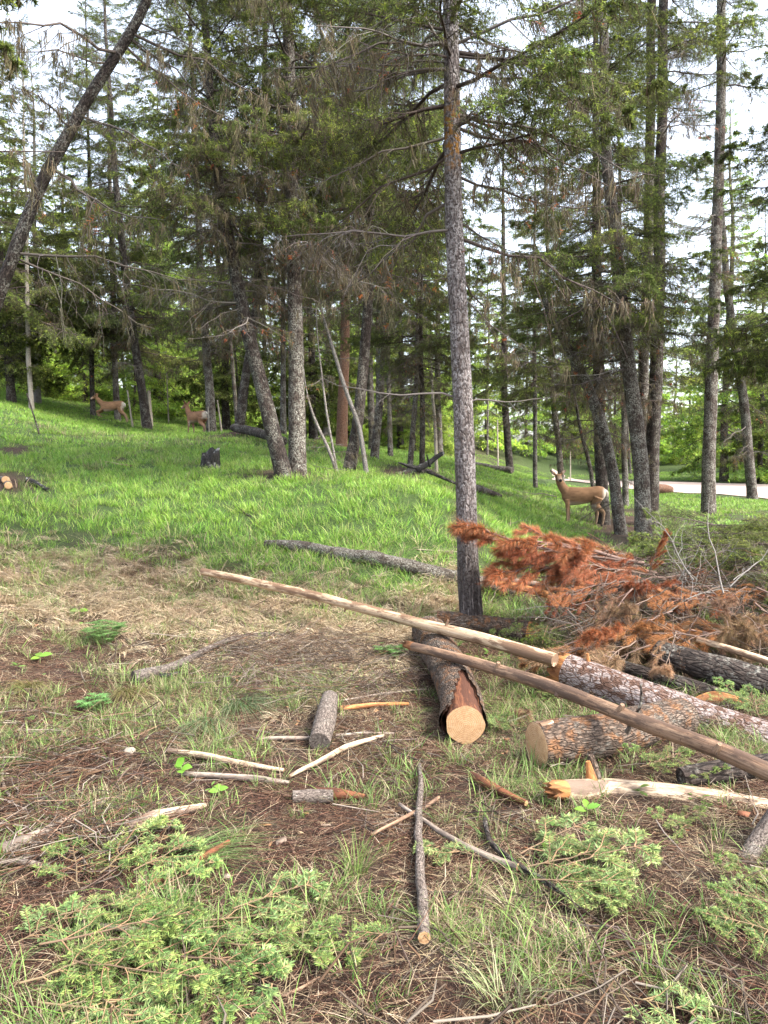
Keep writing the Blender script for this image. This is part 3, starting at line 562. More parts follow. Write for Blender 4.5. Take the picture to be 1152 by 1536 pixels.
# mid-distance and far forest: eight kinds of conifer, copied
def far_tree(seed, Ht, base, blen, fresh, nb, old, mid, new, lod, tf=.011):
    global rng; nsec, ntert, nn, nl, nw = lod
    bs = [live_bough(seed * 10 + k, 1.8, nsec, ntert, nn, nl, nw, .12 + .1 * k, fresh, 0, .2, old, mid, new) for k in range(3)]
    ds = [dead_branch(seed * 10 + 5 + k, 1.8, 7, 2, .3, 36, 0, .6, .2) for k in range(2)]
    rng = np.random.default_rng(seed); crown = MB(); dead = MB()
    tr = MB(); z = np.linspace(-.3, Ht, 26); wob = fbm(np.stack([z * .25, 0 * z + seed, 0 * z], -1), 2, seed) * .25
    r = tf * Ht * (1 - z.clip(0) / Ht) ** .8 + .012; tubes(tr, np.stack([wob, wob * .5, z], -1), r * (1 + .4 * np.exp(-z.clip(0) / .3)), 9, bump=.1, bseed=seed)
    def rot(az, p, ro):
        return np.array((Matrix.Rotation(az, 3, 'Z') @ Matrix.Rotation(p, 3, 'Y') @ Matrix.Rotation(ro, 3, 'X')))
    for k in range(nb):
        f = base + (1 - base) * ((k + rng.random()) / nb) ** 1.1; ln = blen * (1.05 - .93 * (f - base) / (1 - base)) * U(.7, 1.2)
        zz = min(f * Ht, Ht - .1); off = np.array([np.interp(zz, z, wob), np.interp(zz, z, wob * .5), zz])
        crown.merge(bs[rng.integers(3)], rot(k * 2.4 + U(-.5, .5), .3 - .7 * f + U(-.15, .15), rng.normal(0, .2)) * max(ln, .3) / 1.8, off, U(.75, 1.25))
    for k in range(16):
        zz = U(.08, base + .1) * Ht; off = np.array([np.interp(zz, z, wob), np.interp(zz, z, wob * .5), zz])
        dead.merge(ds[rng.integers(2)], rot(U(0, 6.3), U(-.1, .4), 0) * blen * U(.3, .7) / 1.8, off)
    return tr, crown, dead
LOD = (17, 5, 8, .12, .036)
KINDS = [('dark_fir', 'dense dark green fir deep in the background forest', BARK_DARK, (17, .1, 2.7, .1, 100, C_OLD, C_MID, C_NEW)),
         ('fresh_fir', 'bright yellow-green fir with needles coloured as if lit in the background forest', BARK, (14, .08, 2.5, .8, 90, C_MID * 1.4, np.array([.15, .22, .045]), C_NEW * 1.3)),  # fresh growth, plus light put into the brighter needle colours
         ('thin_fir', 'tall thin fir with bare lower trunk in the background forest', BARK, (19, .28, 2.0, .25, 64, C_OLD * 1.2, C_MID * 1.3, C_NEW)),
         ('grey_fir', 'grey-trunked olive fir in the background forest', BARK_GREY, (16, .18, 2.4, .35, 76, C_OLD * 1.4, C_MID * 1.4, C_NEW)),
         ('young_fir', 'small bushy light green fir in the background forest', BARK_DARK, (7, .04, 1.7, .7, 76, C_MID * 1.4, np.array([.16, .24, .05]), C_NEW * 1.35)),
         ('broad_fir', 'broad mid-green fir in the background forest', BARK_DARK, (18, .12, 3.2, .45, 84, C_OLD * 1.3, C_MID * 1.5, C_NEW * 1.1)),
         ('pole_pine', 'slender bare-stemmed young pine with a small high crown in the background forest', BARK, (13, .6, 1.2, .5, 26, C_MID, C_MID * 1.5, C_NEW))]
FAR = []
for k, (nm, lb, bk, a) in enumerate(KINDS):
    tr, cr, de = far_tree(60 + k, *a, LOD, .0055 if k == 6 else .010); FAR.append((nm, lb, tr.mesh('trunk', [bk]), cr.mesh('crown', FARM), de.mesh('dead_branches', TREEM)))
rng = np.random.default_rng(77)
def plant(k, x, y, s, extra_rot=0):
    nm, lb, a, b, c = FAR[k]; o = empty(nm, (x, y, H(x, y)), lb, 'tree', nm.replace('_', ' ') + 's in the background forest', U(0, 6.3))
    o.scale = (s,) * 3; o.rotation_euler[0] = rng.normal(0, .03); o.rotation_euler[1] = rng.normal(0, .03)
    link('trunk', a, o); link('crown', b, o); link('dead_branches', c, o)
# chosen trees: (kind, px, distance, scale)
for k, px, Y, s in [(1, 30, 38, .9), (1, 100, 44, 1.1), (4, 130, 40, 1.0), (1, 240, 40, 1.0), (4, 290, 42, 1.0), (0, 340, 36, 1.0), (5, 270, 48, 1.1), (3, 60, 34, .9), (1, 400, 44, 1), (4, 350, 45, .9),
                    (0, 470, 34, 1), (3, 490, 42, 1.1), (1, 540, 46, 1), (0, 600, 40, 1), (1, 650, 48, .9), (1, 730, 58, 1), (3, 700, 62, 1.1), (1, 790, 62, .95), (4, 860, 66, 1.6), (1, 880, 70, 1), (1, 1010, 66, .8), (4, 1030, 60, 1.3), (4, 985, 64, 1.2),
                    (1, 1088, 46, 1.55), (5, 1165, 52, 1), (0, 1140, 44, .9), (3, 1190, 40, 1), (2, 660, 40, .9), (2, 560, 32, .8), (4, 925, 58, 1.5), (1, 1110, 78, .8), (4, 955, 74, 1.4), (0, 20, 30, .9), (5, -40, 36, 1)]:
    p = at(px, 690, Y); plant(k, p[0], Y, s)
for k in range(34):
    Y = U(36, 56); px = U(-40, 660); plant(4, (px - 576) / F * Y, Y, U(.6, 1.1))
for k in range(60):
    Y = U(24, 62); px = U(-60, 1230); x = (px - 576) / F * Y
    if (660 < px and Y < 48) or (px < 330 and Y < 34): continue
    plant(6, x, Y, U(.7, 1.2))
cnt = 0; pts = []
while cnt < 105:
    Y = U(46, 110); px = U(-180, 1330); x = (px - 576) / F * Y
    if 640 < px < 1300 and Y < 60: continue
    if 980 < px < 1060 and rng.random() < .75: continue
    if any((x - a) ** 2 + (Y - b) ** 2 < 4.5 for a, b in pts): continue
    pts.append((x, Y)); plant(int(rng.choice(6, p=[.08, .36, .2, .14, .12, .1])), x, Y, U(.75, 1.1)); cnt += 1


# ------------------------------------------------------------------ logs, poles, sticks
def frame_rot(n, yaw):
    x = np.stack([np.cos(yaw), np.sin(yaw), 0 * yaw], -1); x = nrm(x - (x * n).sum(-1, keepdims=True) * n); y = np.cross(n, x)
    return np.stack([np.arctan2(y[..., 2], n[..., 2]), -np.arcsin(np.clip(x[..., 2], -1, 1)), np.arctan2(x[..., 1], x[..., 0])], -1)
def normal(x, y, e=.08):
    return nrm(np.stack([(H(x - e, y) - H(x + e, y)) / (2 * e), (H(x, y - e) - H(x, y + e)) / (2 * e), np.ones_like(x)], -1))
def log(name, label, P, R, m, seed, cut0=None, cut1=None, n=22, amp=.1, k=None, cat='log', group=None, wob=.012, rings=True, parts=()):
    """a log: body, and a sawn or broken face where an end shows; P world points"""
    P = np.array(P, float); base = P[0].copy(); L = np.linalg.norm(np.diff(P, axis=0), axis=1).sum(); k = k or int(np.clip(L / .05, 10, 70))
    Q = resample(np.concatenate([P - base, np.asarray(R, float)[:, None]], 1), k); s_ = np.linspace(0, L, k)
    Q[:, :3] += np.stack([fbm(np.stack([s_ * 1.7, 0 * s_ + a * 9.1, 0 * s_ + seed], -1), 2, seed) for a in range(3)], -1) * wob
    t = empty(name, base, label, cat, group); mb = MB(); V = tubes(mb, Q[:, :3], Q[:, 3], n, bump=amp, bseed=seed, bscale=10)
    me = mb.mesh('bark', [m]); link('bark', me, t)
    for e, c in ((0, cut0), (k - 1, cut1)):
        ring = V[0, e]; ctr = ring.mean(0); d = Q[0, :3] - Q[1, :3] if e == 0 else Q[-1, :3] - Q[-2, :3]; d = d / np.linalg.norm(d)
        mb = MB(); rr = [1.0, .93, .6, .3, .001]; off = [-.004, .004, .006, .007, .007] if c is not None else [0, 0, 0, 0, 0]
        if c == 'broken': off = [0, .02, .05, .06, .05]
        g = np.stack([ctr + (ring - ctr) * a + d * b for a, b in zip(rr, off)])
        if c == 'broken': g[1:] += d * (rng.random((4, n, 1)) ** 2) * .09
        i = np.arange(5 * n).reshape(5, n); j = np.roll(i, -1, 1); f = np.stack([i[:-1], j[:-1], j[1:], i[1:]], -1).reshape(-1, 4)
        a_ = np.arange(n) * 2 * pi / n; rad = np.linalg.norm(ring - ctr, axis=1); bk = np.stack([np.stack([rad * q * np.cos(a_), rad * q * np.sin(a_), 0 * a_ + seed], -1) for q in rr])
        mb.add(g, f if e else f[:, ::-1], bark=bk)
        link('cut_face' if c == 'cut' else 'log_end', mb.mesh('cut_face', [CUT if c == 'cut' else WOOD_ORANGE if c == 'broken' else m]), t)
    for (nm, pts, r, mm) in parts:
        mb = MB(); pp = resample(np.array(pts, float) - base, 8); tubes(mb, pp, np.interp(np.linspace(0, 1, 8), np.linspace(0, 1, len(r)), r), 9, bump=.2, bseed=seed, cap=True); link(nm, mb.mesh(nm, [mm]), t)
    return t
rng = np.random.default_rng(5)
g = lambda x, y, u=0.0: G(np.array([x]), np.array([y]))[0] + np.array([0, 0, u])
# the two long poles
log('peeled_pole', 'longest pale peeled pole lying across the slope onto the rotten log', [at(303, 857, 7.4), at(470, 893, 6.6), at(640, 937, 5.75), at(740, 962, 5.3), at(832, 990, 4.95)], [.036, .039, .042, .044, .045], WOOD_PEELED, 11, 'cut', None, n=18, amp=.1, cat='pole', parts=[('knot', [at(x, y, Y), at(x + a, y + b, Y - .02)], [.014, .006], WOOD_BROWN) for x, y, Y, a, b in [(395, 874, 6.95, 3, -9), (520, 908, 6.35, -3, 10), (668, 942, 5.6, 4, -12), (770, 973, 5.17, -4, 13)]])
log('brown_pole', 'knotty brown pole with a peeled pale tip, lying over the rotten log', [at(618, 972, 5.25), at(700, 993, 4.85), at(800, 1022, 4.4), at(900, 1058, 3.95), at(1010, 1103, 3.5), at(1200, 1178, 2.95)], [.03, .035, .037, .038, .038, .038], WOOD_BROWN, 12, 'broken', None, n=18, amp=.12, cat='pole', wob=.02, parts=[('knot', [at(x, y, Y), at(x + a, y + b, Y - .02)], [.02, .011], WOOD_BROWN) for x, y, Y, a, b in [(745, 1003, 4.62, 3, -9), (838, 1036, 4.2, -4, 9), (930, 1066, 3.8, 4, -9), (1075, 1128, 3.27, 5, -12)]])
# rotten log with an open bark sleeve, sawn end towards the camera
A = g(698, 1118, .118); Bk = g(652, 985, .14); Bk = A + (Bk - A) * 1.12
t = empty('rotten_log', A, 'dark log with round orange sawn end and torn-open bark', 'log')
d = nrm(A - Bk); Lr = np.linalg.norm(A - Bk); s_ = np.linspace(0, Lr, 60); path = -d * s_[:, None]; path[:, 0] += .03 * np.sin(s_ * 2)
mb = MB(); core = tubes(mb, path + d * .0, .105 + .012 * s_ / Lr, 30, bump=.1, bseed=4, bscale=16); link('rotten_core', mb.mesh('core', [WOOD_ROT]), t)
N = 40; a_ = np.arange(N) * 2 * pi / N; refx = nrm(np.cross(d, [0, 0, 1.])); refz = np.cross(refx, d)
mb = MB(); R_ = .123 + .018 * s_ / Lr
rr = (R_[:, None] * (1 + .13 * fbm(np.stack([np.cos(a_)[None] * 1.6 + 0 * s_[:, None], np.sin(a_)[None] * 1.6 + 0 * s_[:, None], s_[:, None] * 6 + 0 * a_[None]], -1), 4, 2)))
flare = np.exp(-s_ / .12)[:, None] * np.clip(np.cos(a_ - .1), 0, 1)[None] ** 2 * .025; rr = rr + flare
gap = (np.abs(((a_[None] - 1.75 + pi) % (2 * pi)) - pi) < (.75 + .35 * fbm(np.stack([s_ * 9, 0 * s_, 0 * s_], -1), 2, 6))[:, None] * np.clip(1.25 - s_ / .62, 0, 1)[:, None]) & (s_[:, None] < .62) | (s_[:, None] < .035 + .05 * fbm(np.stack([np.cos(a_) * 3, np.sin(a_) * 3, 0 * a_], -1), 3, 8)[None])
for q, th in ((0, 0), (1, .014)):
    r2 = rr - th; V = path[:, None] + refx * (r2 * np.cos(a_))[..., None] + refz * (r2 * np.sin(a_))[..., None]
    i = np.arange(60 * N).reshape(60, N); j = np.roll(i, -1, 1); f = np.stack([i[:-1], j[:-1], j[1:], i[1:]], -1)[~(gap[:-1] | gap[1:])]
    mb.add(V, f, bark=np.stack([r2 * np.cos(a_), r2 * np.sin(a_), s_[:, None] + 0 * r2], -1), m=q)
link('bark_sleeve', mb.mesh('bark_sleeve', [BARK_RUST, WOOD_ROT]), t)
mb = MB(); ring = core[0, 0]; ctr = ring.mean(0); rs = np.array([1.02, .95, .6, .3, .001]); gg = np.stack([ctr + (ring - ctr) * q + d * (.006 + .004 * (1 - q)) for q in rs]); i = np.arange(150).reshape(5, 30); j = np.roll(i, -1, 1)
rad = np.linalg.norm(ring - ctr, axis=1); aa = np.arange(30) * 2 * pi / 30
mb.add(gg, np.stack([i[:-1], j[:-1], j[1:], i[1:]], -1).reshape(-1, 4)[:, ::-1], bark=np.stack([np.stack([rad * q * np.cos(aa), rad * q * np.sin(aa), 0 * aa], -1) for q in rs])); link('cut_face', mb.mesh('cut_face', [CUT]), t)
# logs of the heap
A = g(803, 1152, .115); log('sawn_log', 'thick short log with tall sawn face lying under the brown pole', [A, A + [.35, .12, .0], A + [.95, .5, -.02]], [.115, .118, .112], BARK_RUST, 21, 'cut', None, 30, .1,
    parts=[('bark_flap', [A + [.02, -.01, .105], A + [.09, .02, .118]], [.022, .012], WOOD_PEELED), ('branch_stub', [A + [.46, -.02, .08], A + [.5, -.12, .26], A + [.49, -.13, .36]], [.012, .008, .005], BARK)])
log('flaky_log', 'big pinkish-grey log with flaking bark above the brown pole', [at(850, 1005, 5.15), at(950, 1043, 4.85), at(1060, 1085, 4.55), at(1230, 1145, 4.1)], [.115, .122, .125, .13], BARK_FLAKY, 22, 'broken', None, 34, .08,
    parts=[('branch_stub', [at(884, 1005, 5.05), at(881, 980, 5.05)], [.02, .008], WOOD_ORANGE), ('branch_stub', [at(985, 1045, 4.75), at(983, 1025, 4.75)], [.02, .012], BARK_DARK)])
A = g(845, 1203, .06); log('broken_log', 'bare white-topped log with splintered brown end and short upright stub', [A, at(905, 1188, 3.62), at(1000, 1196, 3.55), at(1080, 1208, 3.48), at(1230, 1235, 3.35)], [.045, .066, .068, .066, .062], WOOD_WHITE, 23, 'broken', None, 22, .1,
    parts=[('stub', [at(893, 1185, 3.62), at(890, 1150, 3.6), at(886, 1132, 3.6)], [.045, .03, .012], BARK_RUST), ('splinter', [at(888, 1172, 3.58), at(882, 1142, 3.58)], [.03, .01], WOOD_ORANGE), ('splinter', [at(862, 1200, 3.6), at(828, 1180, 3.62)], [.04, .012], BARK_RUST), ('splinter', [at(872, 1186, 3.64), at(845, 1170, 3.7)], [.025, .008], BARK_DARK)])
log('mossy_log', 'short dark speckled log tucked behind the white-topped log', [g(1022, 1183, .05), g(1100, 1172, .06), g(1200, 1160, .07)], [.045, .055, .06], BARK_DARK, 24, None, None, 18, .15)
log('sawn_branch', 'grey branch with small sawn end beside the bare white-topped log', [at(1101, 1312, 2.88), at(1135, 1262, 2.98), at(1190, 1190, 3.1)], [.034, .036, .04], BARK_STICK, 25, 'cut', None, 16, .12, cat='branch',
    parts=[('side_branch', [at(1118, 1300, 2.9), at(1160, 1293, 2.85)], [.012, .008], BARK_GREY), ('side_branch', [at(1110, 1290, 2.9), at(1160, 1330, 2.75)], [.012, .006], BARK_DARK)])
log('mossy_log', 'long lichen-grey log half sunk in the grass behind the peeled pole', [g(402, 820, .03), g(470, 830, .05), g(560, 848, .06), g(640, 866, .08), g(700, 880, .08), g(770, 893, .07)], [.055, .065, .075, .08, .08, .07], BARK_LOG, 26, None, None, 18, .28, wob=.05)
log('split_rail', 'orange split length of wood lying behind the grey fir', [at(735, 872, 7.9), at(800, 886, 7.7), at(876, 908, 7.4)], [.03, .04, .03], WOOD_ORANGE, 27, None, None, 8, .2, cat='wood')
log('split_rail', 'grey split length of wood lying against the orange one', [at(725, 868, 8.0), at(800, 876, 7.9), at(880, 900, 7.6)], [.03, .035, .025], WOOD_GREY, 28, None, None, 8, .2, cat='wood')
log('rotten_log', 'reddish decayed log lying behind the foot of the grey fir', [g(655, 940, .07), g(725, 950, .08), g(792, 962, .08)], [.075, .085, .09], BARK_RUST, 29, None, 'broken', 18, .2)
log('dark_log', 'dark heavy log deep in the brush heap', [at(985, 978, 5.6), at(1080, 1006, 5.3), at(1240, 1055, 4.9)], [.09, .11, .12], BARK_DARK, 30, None, None, 22, .15)
log('dark_log', 'second dark log lower down in the brush heap', [at(930, 1000, 5.6), at(1040, 1035, 5.2), at(1200, 1090, 4.8)], [.055, .065, .07], BARK_DARK, 31, None, None, 18, .15)
log('peeled_pole', 'pale peeled stick sticking out of the brush heap', [at(1045, 958, 5.6), at(1100, 975, 5.4), at(1220, 1012, 5.0)], [.022, .025, .03], WOOD_PEELED, 32, None, None, 12, .1, cat='pole')
log('rotten_chunk', 'orange rotten chunk of wood in the brush heap above the flaky log', [at(1030, 1062, 4.95), at(1075, 1055, 5.0), at(1120, 1062, 4.95)], [.05, .09, .06], WOOD_ORANGE, 33, None, None, 16, .3, cat='wood')
log('dark_log', 'curved dark limb at the front edge of the brush heap', [at(860, 972, 5.7), at(900, 965, 5.7), at(930, 968, 5.65)], [.035, .045, .04], BARK_DARK, 34, None, None, 14, .15, cat='limb')
log('short_log', 'short grey weathered log piece lying on the litter', [g(478, 1128, .055), g(488, 1100, .1), g(496, 1070, .1)], [.058, .062, .05], BARK_STICK, 35, None, None, 18, .18)
log('bark_covered_stick', 'short stick, half grey bark and half bare red wood', [g(440, 1203, .025), g(475, 1203, .03), g(500, 1203, .03)], [.03, .034, .03], BARK_STICK, 36, None, None, 14, .15, cat='stick', parts=[('red_wood', [g(470, 1199, .03), g(510, 1200, .03), g(546, 1202, .02)], [.029, .026, .016], WOOD_ROT)])
log('fallen_branch', 'crooked lichen-crusted branch on the dry grass bank', [g(205, 1025, .03), g(260, 1012, .05), g(300, 990, .06), g(345, 968, .06), g(395, 957, .04), g(432, 957, .02)], [.045, .03, .026, .022, .018, .01], BARK_STICK, 37, None, None, 12, .25, cat='branch', wob=.03)
log('dark_log', 'dark fallen stem on the rise behind the joined pair', [at(352, 642, 22), at(385, 648, 20), at(425, 662, 18)], [.12, .12, .1], BARK_DARK, 38, None, None, 12, .2)
log('uprooted_stem', 'charred upturned stem leaning behind the rise', [at(606, 712, 15.6), at(638, 698, 16.0), at(664, 680, 16.4)], [.07, .065, .04], CHARRED, 39, None, None, 12, .25, cat='stem', parts=[('root', [at(628, 704, 15.8), at(598, 694, 15.6)], [.06, .015], CHARRED), ('root', [at(615, 710, 15.5), at(590, 710, 15.4)], [.05, .02], BARK_DARK), ('root', [at(640, 706, 15.6), at(690, 728, 14.5)], [.045, .02], BARK_DARK), ('root', [at(645, 700, 15.7), at(640, 682, 15.6)], [.03, .01], CHARRED)])
log('fallen_log', 'fallen dark log on the far lawn beside a trunk', [at(712, 698, 33), at(740, 703, 32), at(768, 706, 31.5)], [.16, .16, .14], BARK, 40, None, None, 10, .2)
log('fallen_log', 'dark log lying on the grass behind the grey fir', [g(708, 738, .1), g(728, 744, .1), g(750, 750, .08)], [.09, .09, .06], BARK_DARK, 41, None, None, 10, .2)
log('fallen_log', 'brown log at the roadside between trunks', [at(976, 735, 34), at(990, 733, 34), at(1008, 736, 34)], [.2, .24, .18], BARK_RED, 42, None, None, 10, .25)
for k, (x, y, lb) in enumerate([(8, 727, 'small round orange sawn log end in the grass, upper of two'), (13, 735, 'small round pale sawn log end in the grass, lower of two')]):
    p = g(x, y, .07); log('cut_log', lb, [p, p + [-.15, .3, 0], p + [-.4, .7, 0]], [.06, .06, .055], BARK, 50 + k, 'cut', None, 14, .08)
log('charred_branch', 'black charred stick beside the small sawn ends', [g(38, 727, .08), g(50, 728, .06), g(72, 738, .04)], [.05, .05, .03], CHARRED, 53, None, None, 10, .3, cat='stick')
# stump
p = g(314, 703); mb = MB(); K = 9; hh = np.linspace(-.08, .3, K); nn_ = 18; aa = np.arange(nn_) * 2 * pi / nn_
r_ = np.array([.24, .22, .2, .19, .185, .18, .18, .175, .17]); V = np.stack([np.stack([rv * np.cos(aa) * (1 + .12 * np.sin(3 * aa + 1)) + .04 * zv, rv * np.sin(aa) * .8, np.full(nn_, zv) + (.1 * np.sin(aa * 1.0 + .6) + .035 * np.sin(5 * aa)) * (zv > .2)], -1) for rv, zv in zip(r_, hh)])
V = np.concatenate([V, (V[-1:] * np.array([.75, .75, 1]) - np.array([0, 0, .03])), np.array([0, 0, .22])[None, None] + V[-1:] * np.array([.05, .05, .0])]); K = len(V)
i = np.arange(K * nn_).reshape(K, nn_); j = np.roll(i, -1, 1); mb.add(V, np.stack([i[:-1], j[:-1], j[1:], i[1:]], -1).reshape(-1, 4), bark=V)
tag(link('stump', mb.mesh('stump', [CHARRED]), loc=p), 'low charred tree stump in the bright grass', 'stump')
def stick(name, label, px, r, m, seed, cat='stick', lift=0.0, n=8, group=None):
    P = np.array([g(x, y, r[min(k, len(r) - 1)] * .8 + lift) for k, (x, y) in enumerate(px)]); base = P[0].copy(); L = np.linalg.norm(np.diff(P, axis=0), axis=1).sum(); k = int(np.clip(L / .03, 8, 40))
    Q = resample(P - base, k); s_ = np.linspace(0, L, k); Q += np.stack([fbm(np.stack([s_ * 5, 0 * s_ + a * 5.3, 0 * s_ + seed], -1), 2, seed) for a in range(3)], -1) * np.array([.014, .014, .006])
    mb = MB(); tubes(mb, Q, np.interp(np.linspace(0, 1, k), np.linspace(0, 1, len(r)), r), n, bump=.16, bseed=seed, bscale=25, cap=True, cap_m=1)
    return tag(link(name, mb.mesh(name, [m, CUT]), loc=base), label, cat, group)
ST = [('straight upright-looking grey stick with a sawn tip on the litter', [(630, 1155), (628, 1230), (629, 1330), (635, 1424)], [.009, .013, .015, .018], BARK_STICK),
 ('slender tan stick crossing over the straight grey stick', [(560, 1262), (610, 1235), (658, 1204)], [.006, .008, .007], WOOD_BROWN),
 ('long pale stick running into the cut fir bough', [(600, 1215), (660, 1258), (730, 1295), (775, 1312)], [.007, .009, .01, .011], WOOD_GREY),
 ('dark stem of the cut fir bough', [(728, 1238), (735, 1275), (780, 1310), (820, 1335), (858, 1362)], [.008, .009, .01, .009, .006], BARK_DARK),
 ('dark brown curved bark strip lying on the litter', [(706, 1172), (735, 1190), (788, 1216)], [.015, .02, .012], WOOD_ROT),
 ('pale split stick pointing at the short grey log', [(434, 1172), (480, 1150), (520, 1128), (576, 1110)], [.007, .013, .014, .008], WOOD_WHITE),
 ('flat grey lath touching the short grey log', [(385, 1112), (430, 1112), (470, 1112)], [.008, .011, .01], WOOD_GREY),
 ('pale thin stick beyond the end of the short grey log', [(505, 1108), (545, 1104), (590, 1104)], [.009, .008, .006], WOOD_GREY),
 ('orange-brown split stick behind the short grey log', [(510, 1068), (560, 1062), (612, 1060)], [.013, .013, .01], WOOD_ORANGE),
 ('bent bare twig arching above the short grey log', [(430, 1052), (465, 1030), (500, 1024), (530, 1024)], [.006, .008, .006, .004], WOOD_GREY),
 ('long reddish stick beside the bent bare twig', [(400, 1050), (450, 1042), (490, 1036)], [.006, .008, .006], WOOD_BROWN),
 ('broad white broken stick near the broadleaf sprout', [(256, 1130), (300, 1140), (350, 1150), (425, 1160)], [.011, .017, .014, .009], WOOD_WHITE),
 ('second whitish broken stick below the broad one', [(270, 1166), (330, 1170), (400, 1176), (435, 1178)], [.009, .014, .015, .008], WOOD_GREY),
 ('crumbling pale wood slab above the green fir boughs', [(190, 1250), (230, 1235), (270, 1226), (308, 1214)], [.015, .024, .02, .01], WOOD_WHITE),
 ('short grey twig below the big drooping tussock', [(215, 1012), (245, 1022), (268, 1012)], [.012, .018, .01], CHARRED),
 ('reddish brown stick below the pale wood slab', [(278, 1312), (310, 1290), (344, 1270)], [.008, .012, .01], WOOD_ROT),
 ('orange bark stick among the green fir boughs', [(196, 1336), (225, 1334), (250, 1326)], [.009, .012, .008], WOOD_ROT),
 ('long dark weathered branch at the foot of the bank', [(0, 1285), (60, 1262), (110, 1235), (160, 1205)], [.022, .02, .016, .008], WOOD_GREY),
 ('grey branch curving under the dark weathered branch', [(0, 1300), (40, 1300), (85, 1310)], [.01, .012, .008], WOOD_GREY),
 ('pale bare branch emerging from the green fir boughs', [(120, 1390), (200, 1402), (270, 1418), (320, 1420)], [.009, .009, .008, .005], WOOD_GREY),
 ('thin dead twig on the lower slope between short log and rotten log', [(505, 1055), (560, 1045), (640, 1035)], [.005, .006, .004], WOOD_GREY),
 ('dark little branch in the bright meadow grass', [(355, 760), (372, 775), (392, 782)], [.008, .01, .006], BARK_DARK),
 ('straight straw-coloured stick on the bare litter', [(80, 1150), (110, 1135), (145, 1122)], [.005, .006, .004], WOOD_BROWN),
 ('curved root-like twig ending in a hook on bare soil', [(6, 1120), (5, 1185), (20, 1205), (80, 1212)], [.006, .006, .006, .004], WOOD_GREY),
 ('pale stick lying in meadow grass by a bare hollow', [(158, 694), (180, 698), (200, 700)], [.012, .015, .01], WOOD_PEELED),
 ('whitish twig beyond the lichen-grey log', [(625, 826), (655, 828), (690, 830)], [.006, .007, .006], WOOD_GREY),
 ('grey twig slanting beside the foot of the grey fir', [(735, 905), (742, 892), (768, 862)], [.006, .007, .005], WOOD_GREY),
 ('long thin tan twig in front of the tan dry tuft', [(420, 1498), (455, 1485), (480, 1470)], [.004, .005, .003], WOOD_BROWN)]
for k, (lb, px, r, m) in enumerate(ST): stick('stick', lb, px, [q * 1.15 for q in r], m, 300 + k, lift=.02 if k < 6 else .008)
# pale dead stakes among the trees on the rise, and the marker pole by the road
for k, (x0, y0, x1, y1, w, Y, lb) in enumerate([(227, 641, 223, 586, 7, 33, 'pale barkless post behind the slanting dark trunk'), (199, 638, 191, 585, 3.4, 31, 'thin pale stake leaning at the running deer rump'), (314, 646, 312, 610, 2.6, 27.5, 'thin white stake beside the deer seen from behind'),
        (333, 640, 326, 600, 3, 29, 'thin pale stake leaning behind the thick trunk'), (253, 630, 250, 560, 2.4, 36, 'thin pale standing stick in the shade between the deer'), (213, 641, 210, 600, 2.4, 32, 'thin tan stake close beside the slanting dark trunk'),
        (59, 647, 40, 590, 3, 20, 'thin dark stick leaning on the meadow crest'), (855.5, 727, 855.5, 676, 2.4, 47, 'thin white marker pole at the road edge'), (747, 695, 746, 630, 3, 40, 'thin white dead stem on the far lawn')]):
    a, b = at(x0, y0, Y), at(x1, y1, Y); a = np.array([a[0], a[1], min(a[2], H(a[0], a[1]) + .02)]); mb = MB(); r = w * Y / F / 2; q = resample(np.array([a - a, b - a]), 12); q[0, 2] -= .1
    tubes(mb, q, np.linspace(r, r * .7, 12), 8, bump=.15, bseed=k, cap=True); tag(link('marker_pole' if 'marker' in lb else 'dead_stake', mb.mesh('stake', [BARK_DARK if 'dark stick' in lb else BARK_PALE]), loc=a), lb, 'pole' if 'marker' in lb else 'stake')

# ------------------------------------------------------------------ cut fir boughs on the ground and the dead pine boughs
def near_bough(seed, L, nsec, ntert, dens=420, c=(.1, .19, .055), c2=(.19, .3, .09), nl=.03, nw=.0042):
    global rng; rng = np.random.default_rng(seed); st, nd = MB(), MB()
    ax, sec, ter, ts, ls, lt = limbs(L, nsec, ntert, -.02, .5, .12, .025, .1, (35, 60)); 
    tubes(st, ax, (np.linspace(.005, .0016, 8) * L / .6)[None], 7, (.14, .1, .06)); tubes(st, sec, np.linspace(.0035, .0013, 5)[None] * np.ones((nsec, 1)), 5, (.2, .13, .07)); tubes(st, ter, np.full(ter.shape[:2], .0012), 4, (.24, .17, .08))
    for P in (sec, ter):
        ln = np.linalg.norm(np.diff(P, axis=1), axis=-1).sum(1); q = max(4, int(dens * ln.mean())); t = U(.08 if P is ter else .25, 1.0, (len(P), q)); X, T = along(P, t); k = X.size // 3
        tip = (t > .72).ravel()[:, None]; cc = np.where(tip, jit(c2, k, .12), jit(c, k, .2)); needles(nd, X.reshape(-1, 3), T.reshape(-1, 3), nl, nw, cc, 0, (52, 78), .16, True)
    return st.mesh('stem', [TWIG]), nd.mesh('needles', [NEEDLE_NEAR])
NB = [near_bough(400 + i, L, ns, nt, 560, np.array(c) * [1.15, .95, .95], np.array(c2) * [1.15, .98, .95]) for i, (L, ns, nt, c, c2) in enumerate([(.62, 15, 4, (.095, .19, .055), (.2, .32, .09)), (.55, 13, 4, (.12, .22, .075), (.24, .36, .12)), (.7, 17, 4, (.085, .16, .05), (.18, .29, .08)), (.4, 9, 4, (.14, .25, .09), (.28, .4, .15))])]
